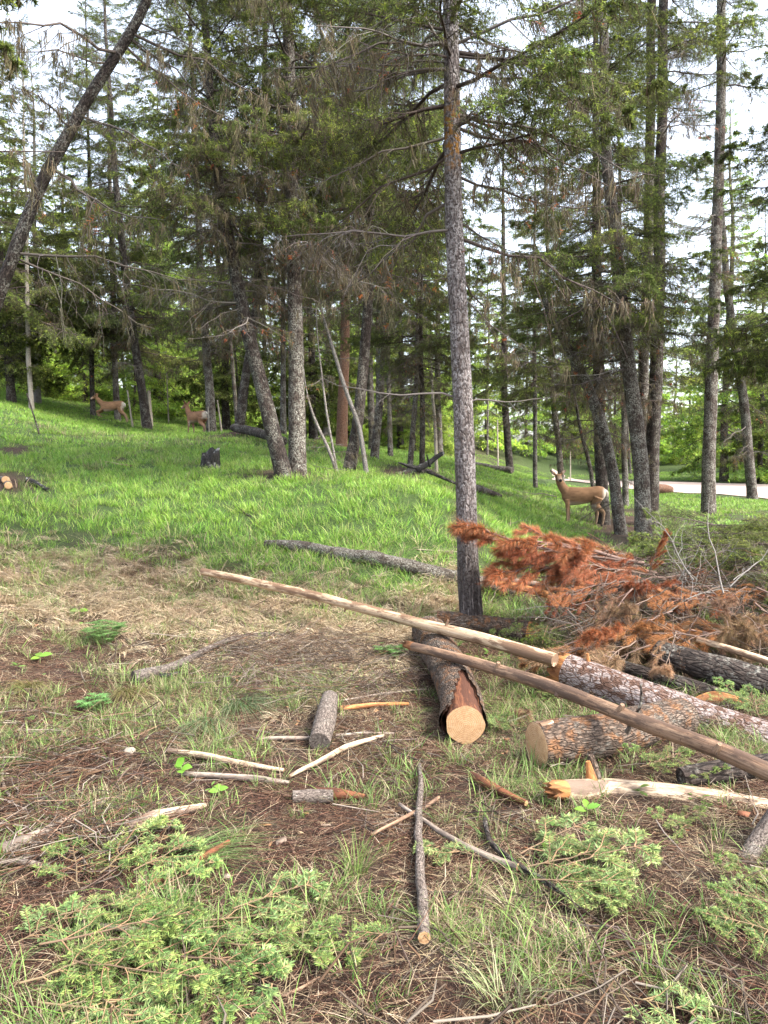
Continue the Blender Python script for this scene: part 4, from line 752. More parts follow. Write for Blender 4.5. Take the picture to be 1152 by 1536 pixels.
def put_bough(label, px, py, az, k, s=1.0, lift=.03, pitch=0.0, roll=0.0, group=None, name='fir_bough'):
    p = g(px, py, lift); n = normal(p[0], p[1]); R = Matrix(np.array([[1, 0, 0], [0, 1, 0], [0, 0, 1]])); e = frame_rot(n, np.array(az))
    t = empty(name, p, label, 'bough', group); s *= .85; t.rotation_euler = (e[0] + roll, e[1] + pitch, e[2]); t.scale = (s,) * 3
    link('stem', NB[k][0], t); tag(link('needles', NB[k][1], t), kind='stuff'); return t
rad = radians
GB = 'green fir boughs cut and heaped on the litter'
gl = 'green cut fir bough in the heap beside the bare soil'
for (x, y, az, k, s, li) in [(150, 1330, 80, 0, .8, .05), (200, 1330, 60, 1, .75, .06), (120, 1350, 120, 2, .7, .04), (235, 1300, 95, 3, .9, .05), (170, 1380, 40, 0, .7, .04), (90, 1390, 20, 1, .6, .04),
                             (60, 1440, 10, 2, .8, .05), (110, 1470, -15, 0, .8, .06), (150, 1440, 15, 1, .8, .06), (200, 1450, -10, 2, .75, .05), (240, 1470, -30, 0, .7, .04), (130, 1500, -40, 3, .9, .04), (30, 1500, 30, 0, .8, .05), (60, 1530, 0, 2, .7, .05), (200, 1500, -60, 1, .6, .03), (20, 1440, 60, 1, .7, .05)]:
    put_bough(gl, x, y, rad(az), k, s, li, U(-.12, .05), U(-.3, .3), GB)
for (x, y, az, k, s) in [(300, 1400, 15, 1, .75), (330, 1430, -8, 0, .8), (350, 1380, 25, 3, 1.0), (310, 1450, -35, 3, .9), (380, 1420, 5, 1, .6)]:
    put_bough('light green cut fir bough fanned beside the bare branch', x, y, rad(az), k, s, .04, U(-.1, .05), U(-.2, .2), 'light green boughs by the bare branch')
for (x, y, az, k, s) in [(790, 1320, 10, 1, .85), (800, 1340, -15, 1, .8), (780, 1300, 30, 3, 1.1), (840, 1320, 5, 3, 1.1), (830, 1345, -35, 1, .6)]:
    put_bough('pale green cut fir bough with orange buds before the broken log', x, y, rad(az), k, s, .05, U(-.15, 0), U(-.2, .2), 'pale boughs before the broken log')
put_bough('small yellow-green fir sprig under the long pale stick', 720, 1300, rad(150), 3, .8, .04)
put_bough('small fir sprig beside the straight grey stick', 600, 1420, rad(170), 0, .5, .04)
put_bough('bright fir sprig lying alone on the litter', 915, 1515, rad(-20), 3, .8, .05)
for (x, y, az, k, s) in [(1200, 1390, 190, 2, .55), (1190, 1350, 170, 0, .5), (1200, 1430, 185, 2, .55)]:
    put_bough('fir bough lying beneath the sawn grey branch', x, y, rad(az), k, s, .05, -.1, 0, 'boughs beneath the sawn grey branch')
for (x, y, az, k, s) in [(960, 1165, 10, 2, .5), (1010, 1160, 160, 0, .45), (1000, 1170, -20, 2, .45), (740, 1105, 60, 0, .4), (755, 1110, 100, 1, .4), (1000, 1255, 20, 2, .35), (1045, 1260, 160, 0, .35), (850, 1060, 150, 2, .5), (1120, 1070, 100, 0, .6), (1140, 1090, 80, 2, .6), (770, 1020, 160, 2, .6), (720, 1000, 10, 2, .5)]:
    put_bough('dark green fir sprig tucked between the logs', x, y, rad(az), k, s, .05, -.25, U(-.3, .3), 'fir sprigs between the logs')
C_RUST = np.array([.34, .125, .05])
def pine_bough(seed, L=1.5, nsec=12, per=170, c=C_RUST, nl=.085, fade=.2):
    global rng; rng = np.random.default_rng(seed); st, nd = MB(), MB()
    ax, sec, ter, ts, ls, lt = limbs(L, nsec, 1, .12, .34, .25, .05, .2, (20, 45))
    tubes(st, ax, np.linspace(.016, .004, 8)[None] * L / 1.5, 7, (.13, .09, .07)); tubes(st, sec, np.linspace(.006, .002, 5)[None] * np.ones((nsec, 1)), 5, (.15, .1, .08))
    for P, a in ((sec, .3), (ax, .75)):
        q = per; t = U(a, 1.0, (len(P), q)); X, T = along(P, t); n = len(P) * q; cc = jit(c, n, .45); f = rng.random((n, 1)) < fade; cc = np.where(f, jit([.2, .13, .08], n, .3), cc)
        needles(nd, X.reshape(-1, 3), T.reshape(-1, 3), nl, .0036, cc, 0, (14, 60), .9, False, (0, 0, -.22))
    return st.mesh('stem', [TWIG]), nd.mesh('needles', [NEEDLE_RED])
PB = [pine_bough(500, 1.7, 18, 700), pine_bough(501, 1.4, 16, 640), pine_bough(502, 1.1, 10, 420, np.array([.3, .165, .085]), .1, .5), pine_bough(503, .9, 9, 420, np.array([.33, .21, .115]), .11, .6)]
def put_pine(label, P0, P1, k, roll=0, group=None, L0=(1.7, 1.4, 1.1, .9)):
    d = np.array(P1) - np.array(P0); ln = np.linalg.norm(d); t = empty('dead_pine_bough', P0, label, 'bough', group)
    t.rotation_euler = (roll, math.atan2(-d[2], math.hypot(d[0], d[1])), math.atan2(d[1], d[0])); t.scale = (ln / L0[k],) * 3
    link('stem', PB[k][0], t); tag(link('needles', PB[k][1], t), kind='stuff')
put_pine('long rust-red dead pine bough reaching out to the grey fir', at(965, 845, 7.0), at(696, 752, 6.55), 0, .3)
for k_, (x0, y0, x1, y1, Y, kk) in enumerate([(950, 850, 720, 770, 6.75, 0), (945, 845, 760, 800, 6.7, 1), (985, 860, 800, 770, 6.9, 0), (1000, 870, 850, 830, 6.6, 1)]):
    put_pine('rust-red dead pine bough in the fan reaching towards the grey fir', at(x0, y0, Y + .15), at(x1, y1, Y - .1), kk, U(-.6, .6), 'red fan of boughs by the grey fir')
put_pine('rust-red dead pine bough just below the longest one', at(960, 850, 6.9), at(735, 835, 6.5), 1, -.2)
put_pine('rust-red dead pine bough curling upward by the stout fir', at(965, 880, 6.8), at(990, 795, 6.7), 1, .5)
put_pine('rust-red dead pine bough stretched over the heap', at(1130, 900, 6.6), at(960, 860, 6.5), 0, .1)
RG = 'rust-red boughs draped over the brush heap'; rl = 'rust-red dead pine bough draped over the brush heap'
for (x0, y0, x1, y1, Y, k) in [(1000, 850, 860, 800, 7.1, 1), (940, 850, 830, 790, 7.0, 0), (1080, 880, 1010, 905, 6.3, 1), (1120, 880, 1060, 915, 6.2, 1), (920, 830, 860, 870, 6.8, 1), (1160, 880, 1080, 880, 6.4, 0), (1160, 905, 1130, 940, 6.0, 1), (860, 960, 830, 985, 5.8, 1), (720, 1085, 790, 1065, 4.6, 3), (1000, 890, 1050, 850, 6.8, 1), (880, 880, 870, 960, 6.3, 1)]:
    put_pine(rl, at(x0, y0, Y + .15), at(x1, y1, Y), k, U(-.5, .5), RG)
for k in range(15):
    x = U(830, 1175); y = U(815 if x < 1050 else 875, 960); Y = np.interp(y, [800, 960], [7.2, 5.6]); a = at(x, y, Y); an = rng.normal(pi, .7); ln = U(.5, 1.0)
    put_pine(rl, a, a + np.array([cos(an) * ln, sin(an) * ln * .6 - .1, U(-.3, .15) * ln]), int(rng.integers(2)), U(-.8, .8), RG)
TG = 'faded tan boughs draped over the brush heap'; tl = 'faded tan dead pine bough hanging on the brush heap'
for (x0, y0, x1, y1, Y, k) in [(900, 860, 915, 935, 6.2, 2), (960, 860, 940, 940, 6.1, 2), (1010, 920, 1025, 1000, 5.7, 3), (1050, 915, 1010, 980, 5.6, 3), (1090, 930, 1130, 1000, 5.5, 3), (1000, 900, 960, 950, 5.9, 2), (1100, 900, 1090, 960, 5.8, 2), (1140, 960, 1150, 1040, 5.2, 3), (900, 880, 870, 930, 6.2, 2), (1060, 880, 1130, 930, 5.8, 2), (1145, 1000, 1140, 1050, 5.0, 3)]:
    put_pine(tl, at(x0, y0, Y + .15), at(x1, y1, Y), k, U(-.5, .5), TG)
for k in range(22):
    x = U(870, 1165); y = U(880, 985); Y = np.interp(y, [880, 1020], [6.1, 5.2]); a = at(x, y, Y); an = U(0, 6.3); ln = U(.4, .8)
    put_pine(tl, a, a + np.array([cos(an) * ln, sin(an) * ln * .6 - .1, U(-.5, .1) * ln]), int(rng.integers(2, 4)), U(-.8, .8), TG)
# bare branches and dark fir boughs of the heap
DB = [dead_branch(600 + i, 1.8, ns, nt, .1, 12, 0, .2, gy).mesh('bare_branch', TREEM) for i, (ns, nt, gy) in enumerate([(12, 3, .9), (9, 3, .5), (14, 3, .7), (7, 2, 1.1)])]
def heap_branch(name, mesh, P0, P1, label, group, roll):
    d = np.array(P1) - np.array(P0); o = link(name, mesh, loc=P0); o.scale = (np.linalg.norm(d) / 1.8,) * 3
    o.rotation_euler = (roll, math.atan2(-d[2], math.hypot(d[0], d[1])), math.atan2(d[1], d[0])); tag(o, label, 'branch' if name == 'bare_branch' else 'bough', group)
rng = np.random.default_rng(9)
for k in range(30):
    x = U(830, 1180); y = U(840, 985); Y = np.interp(y, [800, 1050], [7.6, 5.0]); a = at(x, y, Y); an = rng.normal(0, .9) + (pi if rng.random() < .5 else 0); ln = U(.5, 1.4)
    heap_branch('bare_branch', DB[rng.integers(4)], a, a + np.array([cos(an) * ln, sin(an) * ln * .5, U(-.25, .22) * ln]), 'bare grey branch tangled in the brush heap', 'bare branches of the brush heap', U(0, 6))
for (x0, y0, x1, y1, Y, k) in [(1040, 870, 955, 735, 6.4, 3), (1085, 890, 1075, 745, 6.3, 3), (1095, 880, 1160, 800, 6.2, 3), (1075, 860, 1010, 790, 6.4, 1), (1100, 870, 1152, 845, 6.0, 3), (1020, 880, 985, 840, 6.3, 1)]:
    heap_branch('bare_branch', DB[k], at(x0, y0, Y), at(x1, y1, Y + .2), 'pale bare branch standing up out of the brush heap', 'upright branches of the brush heap', U(0, 6))
for k in range(34):
    x = U(1030, 1200); y = U(770, 880); Y = np.interp(y, [770, 880], [8.0, 6.6]); a = at(x, y, Y); an = U(0, 6.3); ln = U(.6, 1.1)
    heap_branch('fir_bough', LIVEM[k % 5], a, a + np.array([cos(an) * ln, sin(an) * ln * .6, U(-.1, .25) * ln]), 'dark green fir bough piled on the far side of the brush heap', 'dark boughs of the brush heap', U(-1, 1))
for k in range(34):
    x = U(840, 1160); y = U(880, 985); Y = np.interp(y, [900, 1050], [6.6, 5.0]); a = at(x, y, Y); an = U(0, 6.3); ln = U(.4, .8)
    heap_branch('fir_bough', LIVEM[k % 5], a, a + np.array([cos(an) * ln, sin(an) * ln * .6, U(-.1, .1) * ln]), 'dark green fir bough buried in the front of the brush heap', 'buried boughs of the brush heap', U(-1, 1))
for (x0, y0, x1, y1, Y, lb, m) in [(835, 745, 757, 725, 18.5, 'dark fallen branch in the grass before the standing deer', 1), (750, 790, 800, 770, 14, 'dark twiggy branch lying in the grass behind the grey fir', 1), (520, 706, 460, 690, 13.6, 'dark fallen twiggy branch by the joined pair', 1), (810, 700, 790, 708, 30, 'grey fallen branch on the far lawn', 0)]:
    heap_branch('bare_branch', DB[m], at(x0, y0, Y), at(x1, y1, Y), lb, None, 0)

# ------------------------------------------------------------------ deer
def deer(label, loc, heading, neck, head_dir, legs, tail, s=1.0, head_len=.26):
    """local frame: +X forward, +Y left. neck: points from chest to poll; legs: four joint chains"""
    mb = MB()
    # trunk: x, centre z, half width, half height
    sec = [(-.53, .78, .05, .08), (-.49, .77, .115, .15), (-.38, .76, .15, .185), (-.22, .74, .16, .185), (-.05, .715, .17, .195), (.12, .70, .165, .21), (.28, .70, .145, .22), (.39, .72, .12, .185), (.46, .74, .07, .1)]
    n = 20; a = np.arange(n) * 2 * pi / n; V = np.array([np.stack([np.full(n, x), w * np.cos(a), z + h * np.sin(a)], -1) for x, z, w, h in sec])
    xi = np.linspace(0, len(sec) - 1, 30); V = np.stack([[np.interp(xi, np.arange(len(sec)), V[:, q, c]) for c in range(3)] for q in range(n)], 0).transpose(2, 0, 1)
    K = len(V); i = np.arange(K * n).reshape(K, n); j = np.roll(i, -1, 1); mb.add(V, np.stack([i[:-1], j[:-1], j[1:], i[1:]], -1).reshape(-1, 4))
    for e in (0, K - 1): mb.add(np.concatenate([V[e], V[e].mean(0)[None]]), np.stack([np.arange(n), (np.arange(n) + 1) % n, np.full(n, n)], -1)[:, ::(-1 if e else 1)])
    def chain(P, R, m=12): P = np.array(P, float); q = resample(np.concatenate([P, np.array(R)[:, None]], 1), 5 * len(P)); tubes(mb, q[:, :3], q[:, 3], m, cap=True)
    chain(neck, np.linspace(.125, .062, len(neck)))
    hd = nrm(np.array(head_dir, float)); poll = np.array(neck[-1]); side = nrm(np.cross([0, 0, 1.], hd)); upv = np.cross(hd, side)
    chain([poll - hd * .05 + upv * .01, poll + hd * .03 + upv * .015, poll + hd * .11, poll + hd * .19 - upv * .02, poll + hd * head_len - upv * .03], [.062, .082, .07, .047, .036])
    for sg in (-1, 1):
        b = poll + upv * .045 + side * sg * .045 - hd * .02; tip = b + side * sg * .15 + upv * .13 - hd * .02; P = np.array([b, b + (tip - b) * .35, b + (tip - b) * .7, tip])
        chain(P, [.018, .042, .036, .01], 8)
    for (P, R) in legs: chain(P, R, 10)
    chain([(-.5, 0, .86), (-.57, 0, .8), (-.58, 0, .68)] if not tail else tail, [.03, .035, .02], 8)
    me = mb.mesh('deer', [FUR]); o = bpy.data.objects.new('tmp', me); col.objects.link(o)
    md = o.modifiers.new('r', 'REMESH'); md.mode = 'VOXEL'; md.voxel_size = .013; md.use_smooth_shade = True
    ms = o.modifiers.new('s', 'SMOOTH'); ms.factor = .5; ms.iterations = 3
    dg = bpy.context.evaluated_depsgraph_get(); ev = bpy.data.meshes.new_from_object(o.evaluated_get(dg)); bpy.data.objects.remove(o)
    V = np.empty(len(ev.vertices) * 3); ev.vertices.foreach_get('co', V); V = V.reshape(-1, 3); nv = np.empty(len(V) * 3); ev.vertices.foreach_get('normal', nv); nv = nv.reshape(-1, 3)
    c = np.tile([.19, .105, .055], (len(V), 1)) * (1 + .5 * fbm(V * np.array([10, 14, 22]), 4, 4))[:, None]
    def blend(w, q): 
        nonlocal c; w = np.clip(w, 0, 1)[:, None]; c = c * (1 - w) + np.array(q) * w
    body = (V[:, 0] < .5) & (V[:, 0] > -.65)
    blend((.6 - V[:, 2]) * 9 * (np.abs(V[:, 0]) < .32) * (nv[:, 2] < -.2), (.42, .34, .27))                     # pale belly
    blend((V[:, 2] > .84) * body * .45 * (nv[:, 2] > .4), (.16, .085, .045))                                    # darker back
    blend((.48 - V[:, 2]) * 3.5, (.22, .15, .1))                                                            # paler legs
    blend(((-.44 - V[:, 0]) * 11) * np.clip((V[:, 2] - .5) * 8, 0, 1) * np.clip((.93 - V[:, 2]) * 10, 0, 1), (.5, .44, .37))                           # white rump
    blend(1.5 * (V[:, 2] < .05), (.04, .03, .025))                                                             # hooves
    q = V - poll; f = q @ hd; u_ = q @ upv; sd_ = np.abs(q @ side)
    headm = (np.linalg.norm(q - hd * .1, axis=1) < .2)
    blend(headm * ((f - .1) * 8) * .7, (.42, .33, .26)); blend(headm * ((f - (head_len - .03)) * 60), (.015, .012, .012))
    blend(headm * (1.6 - np.linalg.norm(np.stack([f - .075, u_ - .035, sd_ - .062], -1), axis=1) / .02), (.01, .008, .008))
    blend((sd_ > .1) * (u_ > .06) * (np.linalg.norm(q, axis=1) < .32) * .7 * (nv @ hd > .2), (.32, .24, .2))
    blend((sd_ > .15) * (u_ > .12) * (np.linalg.norm(q, axis=1) < .34) * .8, (.05, .035, .03))
    a_ = ev.attributes.get('Col')
    if a_: ev.attributes.remove(a_)
    a_ = ev.attributes.new('Col', 'FLOAT_COLOR', 'POINT'); a_.data.foreach_set('color', np.concatenate([c.clip(0, 1), np.ones((len(c), 1))], 1).ravel().astype(np.float32))
    if not ev.materials: ev.materials.append(FUR)
    o = link('deer', ev, loc=loc); o.rotation_euler[2] = heading; o.scale = (s,) * 3; return tag(o, label, 'deer')
FR = [.075, .05, .03, .022, .026]; HR = [.13, .085, .045, .024, .026]
def fore(y, dx=0, lift=0): return ([(.33, y, .62), (.32 + dx * .3, y, .45), (.31 + dx * .7, y, .3 + lift), (.31 + dx, y, .06 + lift), (.33 + dx, y, .0 + lift)], FR)
def hind(y, dx=0, lift=0): return ([(-.36, y, .68), (-.28 + dx * .3, y, .5 + lift * .3), (-.43 + dx, y, .33 + lift * .6), (-.41 + dx, y, .07 + lift), (-.38 + dx, y, .0 + lift)], HR)
p = at(872, 791, 17.6); p[2] = H(p[0], p[1])
deer('brown deer standing broadside with head turned to look back over its side', p, radians(168), [(.36, 0, .8), (.46, 0, .93), (.53, .02, 1.06), (.555, .04, 1.14)], (-.25, .95, -.18), [fore(.08, .02), fore(-.08, -.03), hind(.08, -.07), hind(-.08, .07)], None, .97)
p = at(168, 634, 30.0); p[2] = H(p[0], p[1])
deer('brown deer bounding along the crest with folded forelegs', p + [0, 0, .1], radians(176), [(.38, 0, .8), (.5, 0, .9), (.6, 0, 1.03), (.65, 0, 1.1)], (.95, .1, -.2), 
     [([(.36, .08, .62), (.48, .08, .52), (.62, .08, .5), (.55, .08, .32), (.5, .08, .3)], FR), ([(.36, -.08, .62), (.5, -.08, .48), (.62, -.08, .42), (.5, -.08, .28), (.46, -.08, .27)], FR),
      ([(-.38, .09, .68), (-.42, .09, .48), (-.62, .09, .36), (-.72, .09, .14), (-.75, .09, .1)], HR), ([(-.38, -.09, .68), (-.36, -.09, .46), (-.54, -.09, .3), (-.6, -.09, .08), (-.63, -.09, .04)], HR)], None, .92)
p = at(295, 652, 26.5); p[2] = H(p[0], p[1])
deer('brown deer walking away, showing its white rump', p, radians(142), [(.38, 0, .8), (.48, 0, .94), (.53, 0, 1.08), (.55, 0, 1.15)], (.9, .2, -.25), [fore(.08, .08), fore(-.08, -.06), hind(.09, -.16), hind(-.09, .1)], [(-.5, 0, .86), (-.58, 0, .86), (-.62, 0, .78)], .92)

# ------------------------------------------------------------------ grass, straw, litter: scattered instances of small meshes
def blades(mb, n, rad, h, w, lean, colors, K=3, droop=.35, comb=None, m=0):
    a = U(0, 2 * pi, n); r = rad * np.sqrt(rng.random(n)); b = np.stack([r * np.cos(a), r * np.sin(a), 0 * a - .01], -1)
    oa = a + rng.normal(0, .8, n); out = np.stack([np.cos(oa), np.sin(oa), 0 * a], -1)
    if comb is not None: out = nrm(out * .5 + np.asarray(comb))
    ht = U(*h, n); le = U(*lean, n); t = np.linspace(0, 1, K + 1)
    Q = b[:, None] + out[:, None] * ((ht * le)[:, None] * t ** 1.6)[..., None]; Q[..., 2] += ht[:, None] * (t - droop * le[:, None] * t ** 2)
    wv = np.stack([-np.sin(oa + rng.normal(0, .6, n)), np.cos(oa), 0 * a], -1)[:, None] * (np.asarray(w) * U(.6, 1.2, n))[:, None, None] * .5 * (1 - t ** 1.8 * .92)[None, :, None]
    V = np.stack([Q - wv, Q + wv], 2); i = np.arange(n * (K + 1) * 2).reshape(n, K + 1, 2)
    c = np.asarray(colors)[rng.integers(len(colors), size=n)] * U(.7, 1.25, n)[:, None]
    mb.add(V, np.stack([i[:, :-1, 0], i[:, :-1, 1], i[:, 1:, 1], i[:, 1:, 0]], -1).reshape(-1, 4), np.repeat(c, (K + 1) * 2, 0), None, m)
def proto(mb, mats, name):
    return bpy.data.objects.new(name, mb.mesh(name, mats))
def scatter(name, label, protos, P, rot, scl):
    me = bpy.data.meshes.new(name); me.vertices.add(len(P)); me.vertices.foreach_set('co', np.asarray(P, float).ravel())
    a = me.attributes.new('rot', 'FLOAT_VECTOR', 'POINT'); a.data.foreach_set('vector', np.asarray(rot, np.float32).ravel())
    a = me.attributes.new('scl', 'FLOAT', 'POINT'); a.data.foreach_set('value', np.asarray(scl, np.float32).ravel())
    o = link(name, me); tag(o, label, kind='stuff')
    ng = bpy.data.node_groups.new(name, 'GeometryNodeTree'); ng.interface.new_socket('Geometry', in_out='INPUT', socket_type='NodeSocketGeometry'); ng.interface.new_socket('Geometry', in_out='OUTPUT', socket_type='NodeSocketGeometry')
    N = ng.nodes; L = ng.links; gi = N.new('NodeGroupInput'); go = N.new('NodeGroupOutput'); ip = N.new('GeometryNodeInstanceOnPoints'); jn = N.new('GeometryNodeJoinGeometry')
    for q in protos:
        oi = N.new('GeometryNodeObjectInfo'); oi.inputs['Object'].default_value = q; oi.inputs['As Instance'].default_value = False
        g2 = N.new('GeometryNodeGeometryToInstance'); L.new(oi.outputs['Geometry'], g2.inputs[0]); L.new(g2.outputs[0], jn.inputs[0])
    def na(nm, ty): q = N.new('GeometryNodeInputNamedAttribute'); q.data_type = ty; q.inputs[0].default_value = nm; return q.outputs[0]
    e2r = N.new('FunctionNodeEulerToRotation'); L.new(na('rot', 'FLOAT_VECTOR'), e2r.inputs[0])
    L.new(gi.outputs[0], ip.inputs['Points']); L.new(jn.outputs[0], ip.inputs['Instance']); ip.inputs['Pick Instance'].default_value = True
    L.new(e2r.outputs[0], ip.inputs['Rotation']); L.new(na('scl', 'FLOAT'), ip.inputs['Scale']); L.new(ip.outputs[0], go.inputs[0])
    o.modifiers.new('scatter', 'NODES').node_group = ng; return o
def field(y0, y1, dens, prob, xm=1.2, tilt=1.0):
    n = int(dens * (y1 - y0) * (y0 + y1) * .5 * xm); y = np.sqrt(U(y0 ** 2, y1 ** 2, n)); x = U(-.5, .5, n) * xm * y
    k = rng.random(n) < prob(x, y); x, y = x[k], y[k]; z = H(x, y); nn_ = normal(x, y); nn_ = nrm(nn_ * np.array([tilt, tilt, 1]))
    return np.stack([x, y, z], -1), frame_rot(nn_, U(0, 2 * pi, len(x)))
rng = np.random.default_rng(31)
LG = [(.19, .36, .042), (.22, .39, .05), (.14, .28, .035), (.27, .39, .08), (.12, .22, .055), (.27, .31, .1)]; TAN = [(.36, .285, .19), (.29, .22, .14), (.42, .35, .25), (.22, .16, .1)]
def clumps(n, cnt, rad, h, w, lean, cols, K=3, droop=.35, comb=None, mats=None, nm='grass_clump'):
    r = []
    for _ in range(n): mb = MB(); blades(mb, cnt, rad, h, w, lean, cols, K, droop, comb); r.append(proto(mb, mats or [GRASS], nm))
    return r
def off_road(x, y):
    px, py = pix(np.stack([x, y, h0(x, y)], -1)); return ~((px > 780) & (py < np.interp(px, ex, bot) + 2) & (py > np.interp(px, ex, top) - 2))
lp = lambda x, y: lush(x, y)
pa = [field(4.5, 9, 70, lp), field(9, 18, 34, lp), field(18, 55, 9, lambda x, y: (lush(x, y) + .12) * off_road(x, y))]
scatter('meadow_grass', 'lush bright green meadow grass on the slope', clumps(5, 22, .09, (.05, .16), .0055, (.3, 1.2), LG + TAN[:1]), pa[0][0], pa[0][1], U(.7, 1.3, len(pa[0][0])))
scatter('meadow_grass', 'lush bright green meadow grass further up the slope', clumps(5, 34, .14, (.05, .155), .0075, (.3, 1.1), LG), pa[1][0], pa[1][1], U(.7, 1.3, len(pa[1][0])))
scatter('meadow_grass', 'bright green grass of the far lawn and the rise', clumps(4, 46, .3, (.04, .12), .013, (.3, 1.0), LG), pa[2][0], pa[2][1], U(.7, 1.4, len(pa[2][0])))
P, R = field(5, 22, 5, lambda x, y: lush(x, y) * np.clip(.4 + fbm2(x, y, 1.3, 3, 33) * 1.6, 0, 1))
scatter('meadow_weeds', 'dull and straw-coloured weeds mixed into the meadow grass', clumps(6, 30, .12, (.08, .26), .007, (.3, 1.4), [(.1, .16, .04), (.2, .2, .08), (.3, .25, .14), (.08, .13, .05), (.36, .29, .18)], 3, .4), P, R, U(.6, 1.3, len(P)))
def bank(x, y):       # dry combed grass along the lower edge of the meadow
    P = np.stack([x, y, h0(x, y)], -1); px, py = pix(P); v = np.exp(-((py - np.interp(px, [0, 150, 350, 560, 700], [885, 890, 930, 960, 900])) / np.interp(px, [0, 400, 700], [42, 55, 45])) ** 2) * (px < 690)
    return np.clip(v * (.65 + fbm2(x, y, .5, 2, 41) * 1.2), 0, 1)
P, R = field(3.5, 10, 460, bank); 
scatter('dry_grass', 'tan dead grass combed down along the bank', clumps(5, 36, .07, (.07, .15), .0085, (.9, 2.2), [tuple(np.array(q) * 1.35) for q in TAN[:3]], 4, .42, (0, -1.0, 0), [DRY], 'dry_tuft'), P, R * [1, 1, 0] + np.stack([0 * P[:, 0], 0 * P[:, 0], rng.normal(.1, .6, len(P))], -1), U(.6, 1.2, len(P)))
def patchy(sd, sc, lo, hi, base=0.0): return lambda x, y: np.clip((fbm2(x, y, sc, 3, sd) - lo) / (hi - lo), 0, 1) * (1 - .8 * lush(x, y)) + base
P, R = field(1.6, 8, 400, patchy(51, .4, -.04, .42, .06)); FG = [(.13, .23, .045), (.18, .27, .07), (.23, .29, .11), (.09, .17, .04)]
scatter('grass_tufts', 'sparse green grass tufts growing through the litter', clumps(6, 20, .035, (.04, .14), .0036, (.3, 1.3), FG + TAN[:2], 3, .4), P, R, U(.5, 1.25, len(P)))
P, R = field(1.6, 8, 170, patchy(61, .6, -.15, .35, .15))
scatter('dry_grass', 'matted straw lying over the forest litter', clumps(6, 22, .1, (.015, .06), .0032, (1.5, 4.5), TAN + [(.3, .24, .14)], 3, .22, None, [DRY], 'straw'), P, R, U(.6, 1.3, len(P)))
def flat_sticks(n, rad, ln, w, cols, zmax=.02):
    mb = MB(); a = U(0, 2 * pi, n); r = rad * np.sqrt(rng.random(n)); c0 = np.stack([r * np.cos(a), r * np.sin(a), U(0, zmax, n)], -1); d = nrm(np.stack([rng.normal(0, 1, n), rng.normal(0, 1, n), rng.normal(0, .12, n)], -1)) * U(*ln, n)[:, None]
    pts = np.stack([c0 - d / 2, c0 + rng.normal(0, .13, (n, 3)) * np.linalg.norm(d, axis=1)[:, None] * [1, 1, .3], c0 + d / 2], 1)
    tubes(mb, pts, (U(*w, n)[:, None] * np.array([1, .9, .5])), 3, np.asarray(cols)[rng.integers(len(cols), size=n)] * U(.6, 1.3, n)[:, None]); return mb
NC = [(.085, .04, .025), (.13, .066, .04), (.06, .029, .019), (.19, .125, .082), (.04, .023, .016)]; WC = [(.13, .105, .085), (.2, .165, .135), (.085, .06, .045), (.05, .035, .027), (.11, .06, .036)]
bare_p = lambda x, y: np.clip(1.0 - lush(x, y) * 1.3, .0, 1)
P, R = field(1.5, 9, 62, bare_p)
scatter('needle_litter', 'reddish brown fallen needles covering the soil', [proto(flat_sticks(70, .14, (.025, .08), (.0007, .0013), NC), [LITTER], 'needles') for _ in range(5)], P, R, U(.8, 1.3, len(P)))
P, R = field(1.5, 9.5, 17, lambda x, y: bare_p(x, y) * np.clip(.45 + fbm2(x, y, .7, 2, 71) * 1.4, .08, 1))
scatter('twig_litter', 'small grey and brown dead twigs strewn on the soil', [proto(flat_sticks(9, .2, (.08, .42), (.0014, .0045), WC, .05), [LITTER], 'twigs') for _ in range(7)], P, R, U(.6, 1.2, len(P)))
def chips(n, rad, cols, sz):
    mb = MB(); a = U(0, 2 * pi, n); r = rad * np.sqrt(rng.random(n)); c0 = np.stack([r * np.cos(a), r * np.sin(a), U(.003, .015, n)], -1); an = U(0, pi, n); s1 = U(*sz, n); s2 = s1 * U(.25, .6, n)
    ux = np.stack([np.cos(an), np.sin(an), rng.normal(0, .2, n)], -1) * s1[:, None]; uy = np.stack([-np.sin(an), np.cos(an), rng.normal(0, .2, n)], -1) * s2[:, None]; h_ = np.array([0, 0, .003])
    V = np.stack([c0 - ux - uy, c0 + ux * .8 - uy, c0 + ux + uy * .7, c0 - ux * .7 + uy, c0 - ux - uy - h_, c0 + ux * .8 - uy - h_, c0 + ux + uy * .7 - h_, c0 - ux * .7 + uy - h_], 1)
    q = np.array([[0, 1, 2, 3], [0, 4, 5, 1], [1, 5, 6, 2], [2, 6, 7, 3], [3, 7, 4, 0]]); f = (np.arange(n)[:, None, None] * 8 + q).reshape(-1, 4)
    mb.add(V, f, np.repeat(np.asarray(cols)[rng.integers(len(cols), size=n)] * U(.6, 1.2, n)[:, None], 8, 0)); return mb
P, R = field(1.5, 7.5, 5, lambda x, y: bare_p(x, y) * np.clip(fbm2(x, y, .5, 2, 91) * 3, .1, 1))
scatter('wood_chips', 'bark flakes and wood chips scattered on the soil', [proto(chips(8, .15, [(.34, .18, .09), (.22, .1, .05), (.1, .05, .03), (.36, .26, .16), (.06, .04, .03), (.18, .13, .1)], (.004, .02)), [LITTER], 'chips') for _ in range(6)], P, R, U(.6, 1.4, len(P)))
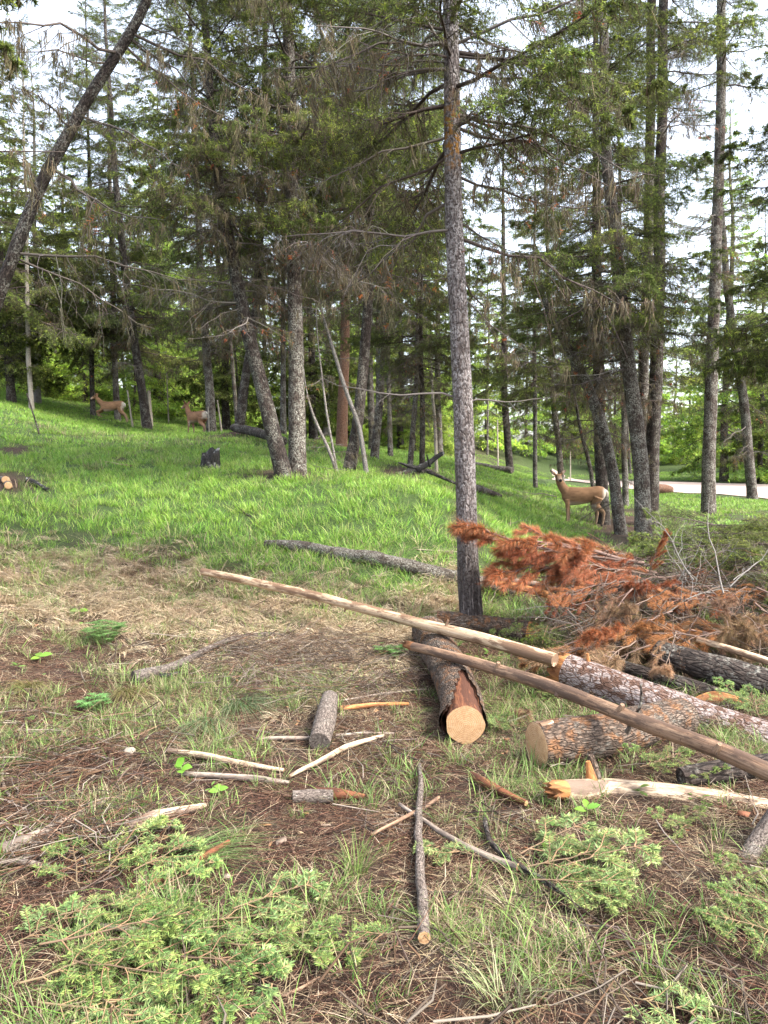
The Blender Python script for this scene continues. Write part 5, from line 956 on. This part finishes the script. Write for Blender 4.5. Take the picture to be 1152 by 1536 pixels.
def leaf(mb, base, d, up, ln, w, colr, fold=.15):
    d = nrm(np.array(d, float)); s_ = nrm(np.cross(d, up)); u2 = np.cross(s_, d); t = np.array([0, .25, .55, .8, 1.0]); ww = np.array([.1, .8, 1.0, .6, .02]) * w / 2
    c0 = base + d * (t * ln)[:, None] - np.array([0, 0, 1.]) * (t ** 2 * ln * .25)[:, None]; V = np.stack([c0 - s_ * ww[:, None] + u2 * (ww * fold)[:, None], c0, c0 + s_ * ww[:, None] + u2 * (ww * fold)[:, None]], 1)
    i = np.arange(15).reshape(5, 3); f = np.concatenate([np.stack([i[:-1, q], i[:-1, q + 1], i[1:, q + 1], i[1:, q]], -1) for q in (0, 1)]); mb.add(V, f, colr)
def forb():
    mb = MB()
    for k in range(rng.integers(3, 6)):
        a = U(0, 6.3); leaf(mb, np.array([0, 0, U(.01, .04)]), (cos(a), sin(a), U(.1, .6)), np.array([0, 0, 1.]), U(.03, .06), U(.014, .028), np.array([.13, .22, .05]) * U(.7, 1.2))
    return mb
P, R = field(1.6, 11, 5.5, patchy(81, .8, -.1, .4, .05)); scatter('low_herbs', 'small light green broad-leaved herbs dotted over the ground', [proto(forb(), [GRASS], 'herb') for _ in range(6)], P, R, U(.6, 1.3, len(P)))
def on_heap(n, xr, yr):
    x = U(*xr, n); y = U(*yr, n); return at(x, y, np.interp(y, [790, 1050], [7.8, 5.0]))
P = on_heap(150, (835, 1190), (860, 995)); scatter('brush_twigs', 'tangle of thin dead twigs filling the brush heap', [proto(flat_sticks(14, .25, (.12, .5), (.0015, .004), [(.09, .065, .05), (.16, .13, .11), (.055, .04, .03), (.14, .075, .045)], .2), [LITTER], 'brush') for _ in range(6)], P, np.stack([rng.normal(0, .4, len(P)), rng.normal(0, .4, len(P)), U(0, 6.3, len(P))], -1), U(.6, 1.2, len(P)))
bx = U(300, 620, 260); by = U(960, 1060, 260); k = rng.random(260) < np.exp(-((bx - 470) / 110) ** 2 - ((by - 1000) / 35) ** 2) + .1
P = G(bx[k], by[k], .03); scatter('brush_twigs', 'mat of fine grey twigs on the bank above the short log', [proto(flat_sticks(16, .2, (.1, .45), (.0012, .003), WC, .09), [LITTER], 'brush') for _ in range(4)], P, np.stack([rng.normal(0, .2, len(P)), rng.normal(0, .2, len(P)), U(0, 6.3, len(P))], -1), U(.6, 1.1, len(P)))

bx = U(-20, 300, 240); by = U(1080, 1300, 240); k = rng.random(240) < np.exp(-((bx - 80) / 130) ** 2)
P = G(bx[k], by[k], .01); scatter('brush_twigs', 'mat of thin dead twigs on the reddish soil above the green fir boughs', [proto(flat_sticks(12, .16, (.08, .35), (.001, .003), WC + NC, .05), [LITTER], 'brush') for _ in range(4)], P, np.stack([rng.normal(0, .12, len(P)), rng.normal(0, .12, len(P)), U(0, 6.3, len(P))], -1), U(.6, 1.1, len(P)))

# ------------------------------------------------------------------ single plants
def tussock(label, px, py, cnt, h, cols, comb, lean=(1.0, 2.4), w=.0045, rad=.07, mt=None):
    mb = MB(); blades(mb, cnt, rad, h, w, lean, cols, 5, .42, comb); tag(link('grass_tussock', mb.mesh('tussock', [mt or GRASS]), loc=g(px, py)), label, 'grass')
BG = [(.1, .17, .075), (.13, .21, .1), (.17, .24, .12), (.23, .24, .14)]
tussock('big drooping blue-green grass tussock above the white broken stick', 360, 1058, 170, (.14, .24), BG, (.45, -.8, 0))
tussock('straw-mixed drooping tussock beside the blue-green one', 315, 1085, 150, (.12, .2), BG + TAN[:2], (.1, -1, 0))
tussock('yellow-green tan tussock below the bare soil', 45, 1030, 140, (.12, .2), [(.24, .22, .07), (.28, .23, .11), (.17, .18, .055)], (.3, -1, 0))
tussock('tan and green tussock behind the small lupine', 190, 1040, 150, (.12, .2), [(.24, .22, .07), (.3, .24, .12), (.2, .17, .07)], (.5, -.9, 0))
tussock('flattened green grass sheaf beside the reddish stick', 290, 1285, 110, (.1, .2), [(.11, .22, .05), (.2, .25, .1)], (1.0, .15, 0), (1.2, 2.6), .0035, .1)
tussock('grass tuft standing before the sawn face of the thick log', 800, 1160, 60, (.1, .22), FG + TAN[:1], None, (.2, .9), .004, .05)
tussock('straw tuft among the pale boughs and litter', 770, 1365, 90, (.06, .13), TAN + FG[:2], None, (.4, 1.2), .003, .05)
tussock('biggest grey-green grass clump on the litter', 760, 1500, 120, (.08, .18), [(.2, .26, .1), (.34, .34, .2), (.16, .22, .09)], None, (.3, 1.2), .003, .07)
tussock('green grass clump with straw between the sawn-tipped stick and pale boughs', 690, 1390, 70, (.06, .13), FG + TAN[:2], None, (.3, 1.1), .003, .05)
tussock('upright green tuft on the bare litter', 535, 1310, 70, (.1, .2), FG, None, (.2, .9), .0032, .04)
tussock('tan and green tuft above the light green boughs', 255, 1370, 90, (.08, .16), FG + TAN[:1], None, (.3, 1.2), .003, .05)
tussock('small green tuft between the pale boughs and the sawn grey branch', 965, 1365, 60, (.06, .13), FG + TAN[:1], None, (.3, 1.1), .003, .05)
tussock('loose grass tuft below the light green boughs', 460, 1420, 60, (.06, .14), FG, None, (.3, 1.2), .003, .05)
tussock('thick grass growing under the split rails behind the grey fir', 790, 925, 160, (.12, .26), [(.14, .24, .07), (.2, .3, .1)], None, (.3, 1.2), .005, .22)
def lupine(label, px, py, n, rad, h, s=1.0):
    mb = MB(); t = empty('lupine', g(px, py), label, 'plant'); st = MB()
    for k in range(n):
        a = U(0, 6.3); r = rad * math.sqrt(rng.random()); top = np.array([r * cos(a), r * sin(a), U(.4, 1) * h]); b0 = top * [.35, .35, 0]
        tubes(st, np.array([b0, b0 * .5 + top * .5 + [0, 0, .01], top]), np.array([.002, .0016, .0012]), 4, (.2, .32, .1)); nl = 8
        for q in range(nl):
            an = q * 2 * pi / nl + k; leaf(mb, top, (cos(an), sin(an), .35), np.array([0, 0, 1.]), U(.03, .045) * s, .009 * s, np.array([.125, .23, .07]) * U(.75, 1.25), .3)
    link('stems', st.mesh('stems', [GRASS]), t); tag(link('leaves', mb.mesh('leaves', [GRASS]), t), kind='stuff')
lupine('bushy lupine with finger-like leaves beside the bare soil', 155, 965, 70, .17, .16, 1.15)
lupine('small lupine below the bare soil', 140, 1068, 26, .09, .1)
lupine('dark green low lupine beside the rotten log', 585, 990, 40, .12, .12)
def sprout(label, px, py, lv):
    t = empty('broadleaf_sprout', g(px, py), label, 'plant'); st = MB(); tubes(st, np.array([[0, 0, -.01], [.002, 0, .03], [0, 0, .06]]), np.array([.003, .0025, .002]), 5, (.3, .38, .15)); link('stem', st.mesh('stem', [GRASS]), t)
    for (z, az, el, ln, w) in lv:
        mb = MB(); leaf(mb, np.array([0, 0, z]), (cos(az), sin(az), el), np.array([0, -.5, 1.]), ln, w, np.array([.15, .29, .04])); link('leaf', mb.mesh('leaf', [GRASS]), t)
sprout('bright green broadleaf sprout on dark soil beside the white stick', 272, 1168, [(.06, -1.7, 2.2, .085, .055), (.05, -.3, .5, .07, .04), (.045, -1.2, .25, .05, .045), (.05, 2.6, .5, .05, .03)])
sprout('small light green sprout below the broadleaf one', 328, 1195, [(.03, .2, .5, .05, .03), (.03, 1.8, .6, .05, .03), (.025, 3.5, .4, .05, .03)])
sprout('pair of round light leaves by the bushy lupine', 118, 925, [(.05, 0, .3, .09, .06), (.05, 3.2, .3, .08, .05)])
sprout('green leafy sprout at the edge of the bare soil', 60, 995, [(.05, .4, .4, .09, .05), (.05, 2.2, .4, .08, .05), (.04, 4, .3, .07, .04)])
sprout('pale leafy sprout above the pale boughs', 880, 1230, [(.05, .2, .5, .07, .03), (.05, 1.5, .6, .07, .03), (.04, 3, .4, .06, .03)])
for k, (x, y, r, lb) in enumerate([(195, 1132, .03, 'small blocky tan stone on dark soil'), (340, 1318, .014, 'tiny grey pebble on bare soil')]):
    p = g(x, y, r * .4); mb = MB(); d = nrm(rng.normal(0, 1, (1, 3))); n = 12; th = np.linspace(0, pi, 8)[:, None]; ph = np.arange(n)[None] * 2 * pi / n
    V = np.stack([np.sin(th) * np.cos(ph), np.sin(th) * np.sin(ph), np.cos(th) + 0 * ph], -1); V = V * (1 + .3 * fbm(V * 1.3 + k * 5, 2, 3))[..., None]; V = np.sign(V) * np.abs(V) ** .75 * r * [1.1, .9, .8]
    i = np.arange(8 * n).reshape(8, n); j = np.roll(i, -1, 1); mb.add(V, np.stack([i[:-1], j[:-1], j[1:], i[1:]], -1).reshape(-1, 4)); tag(link('stone', mb.mesh('stone', [STONE]), loc=p), lb, 'stone')
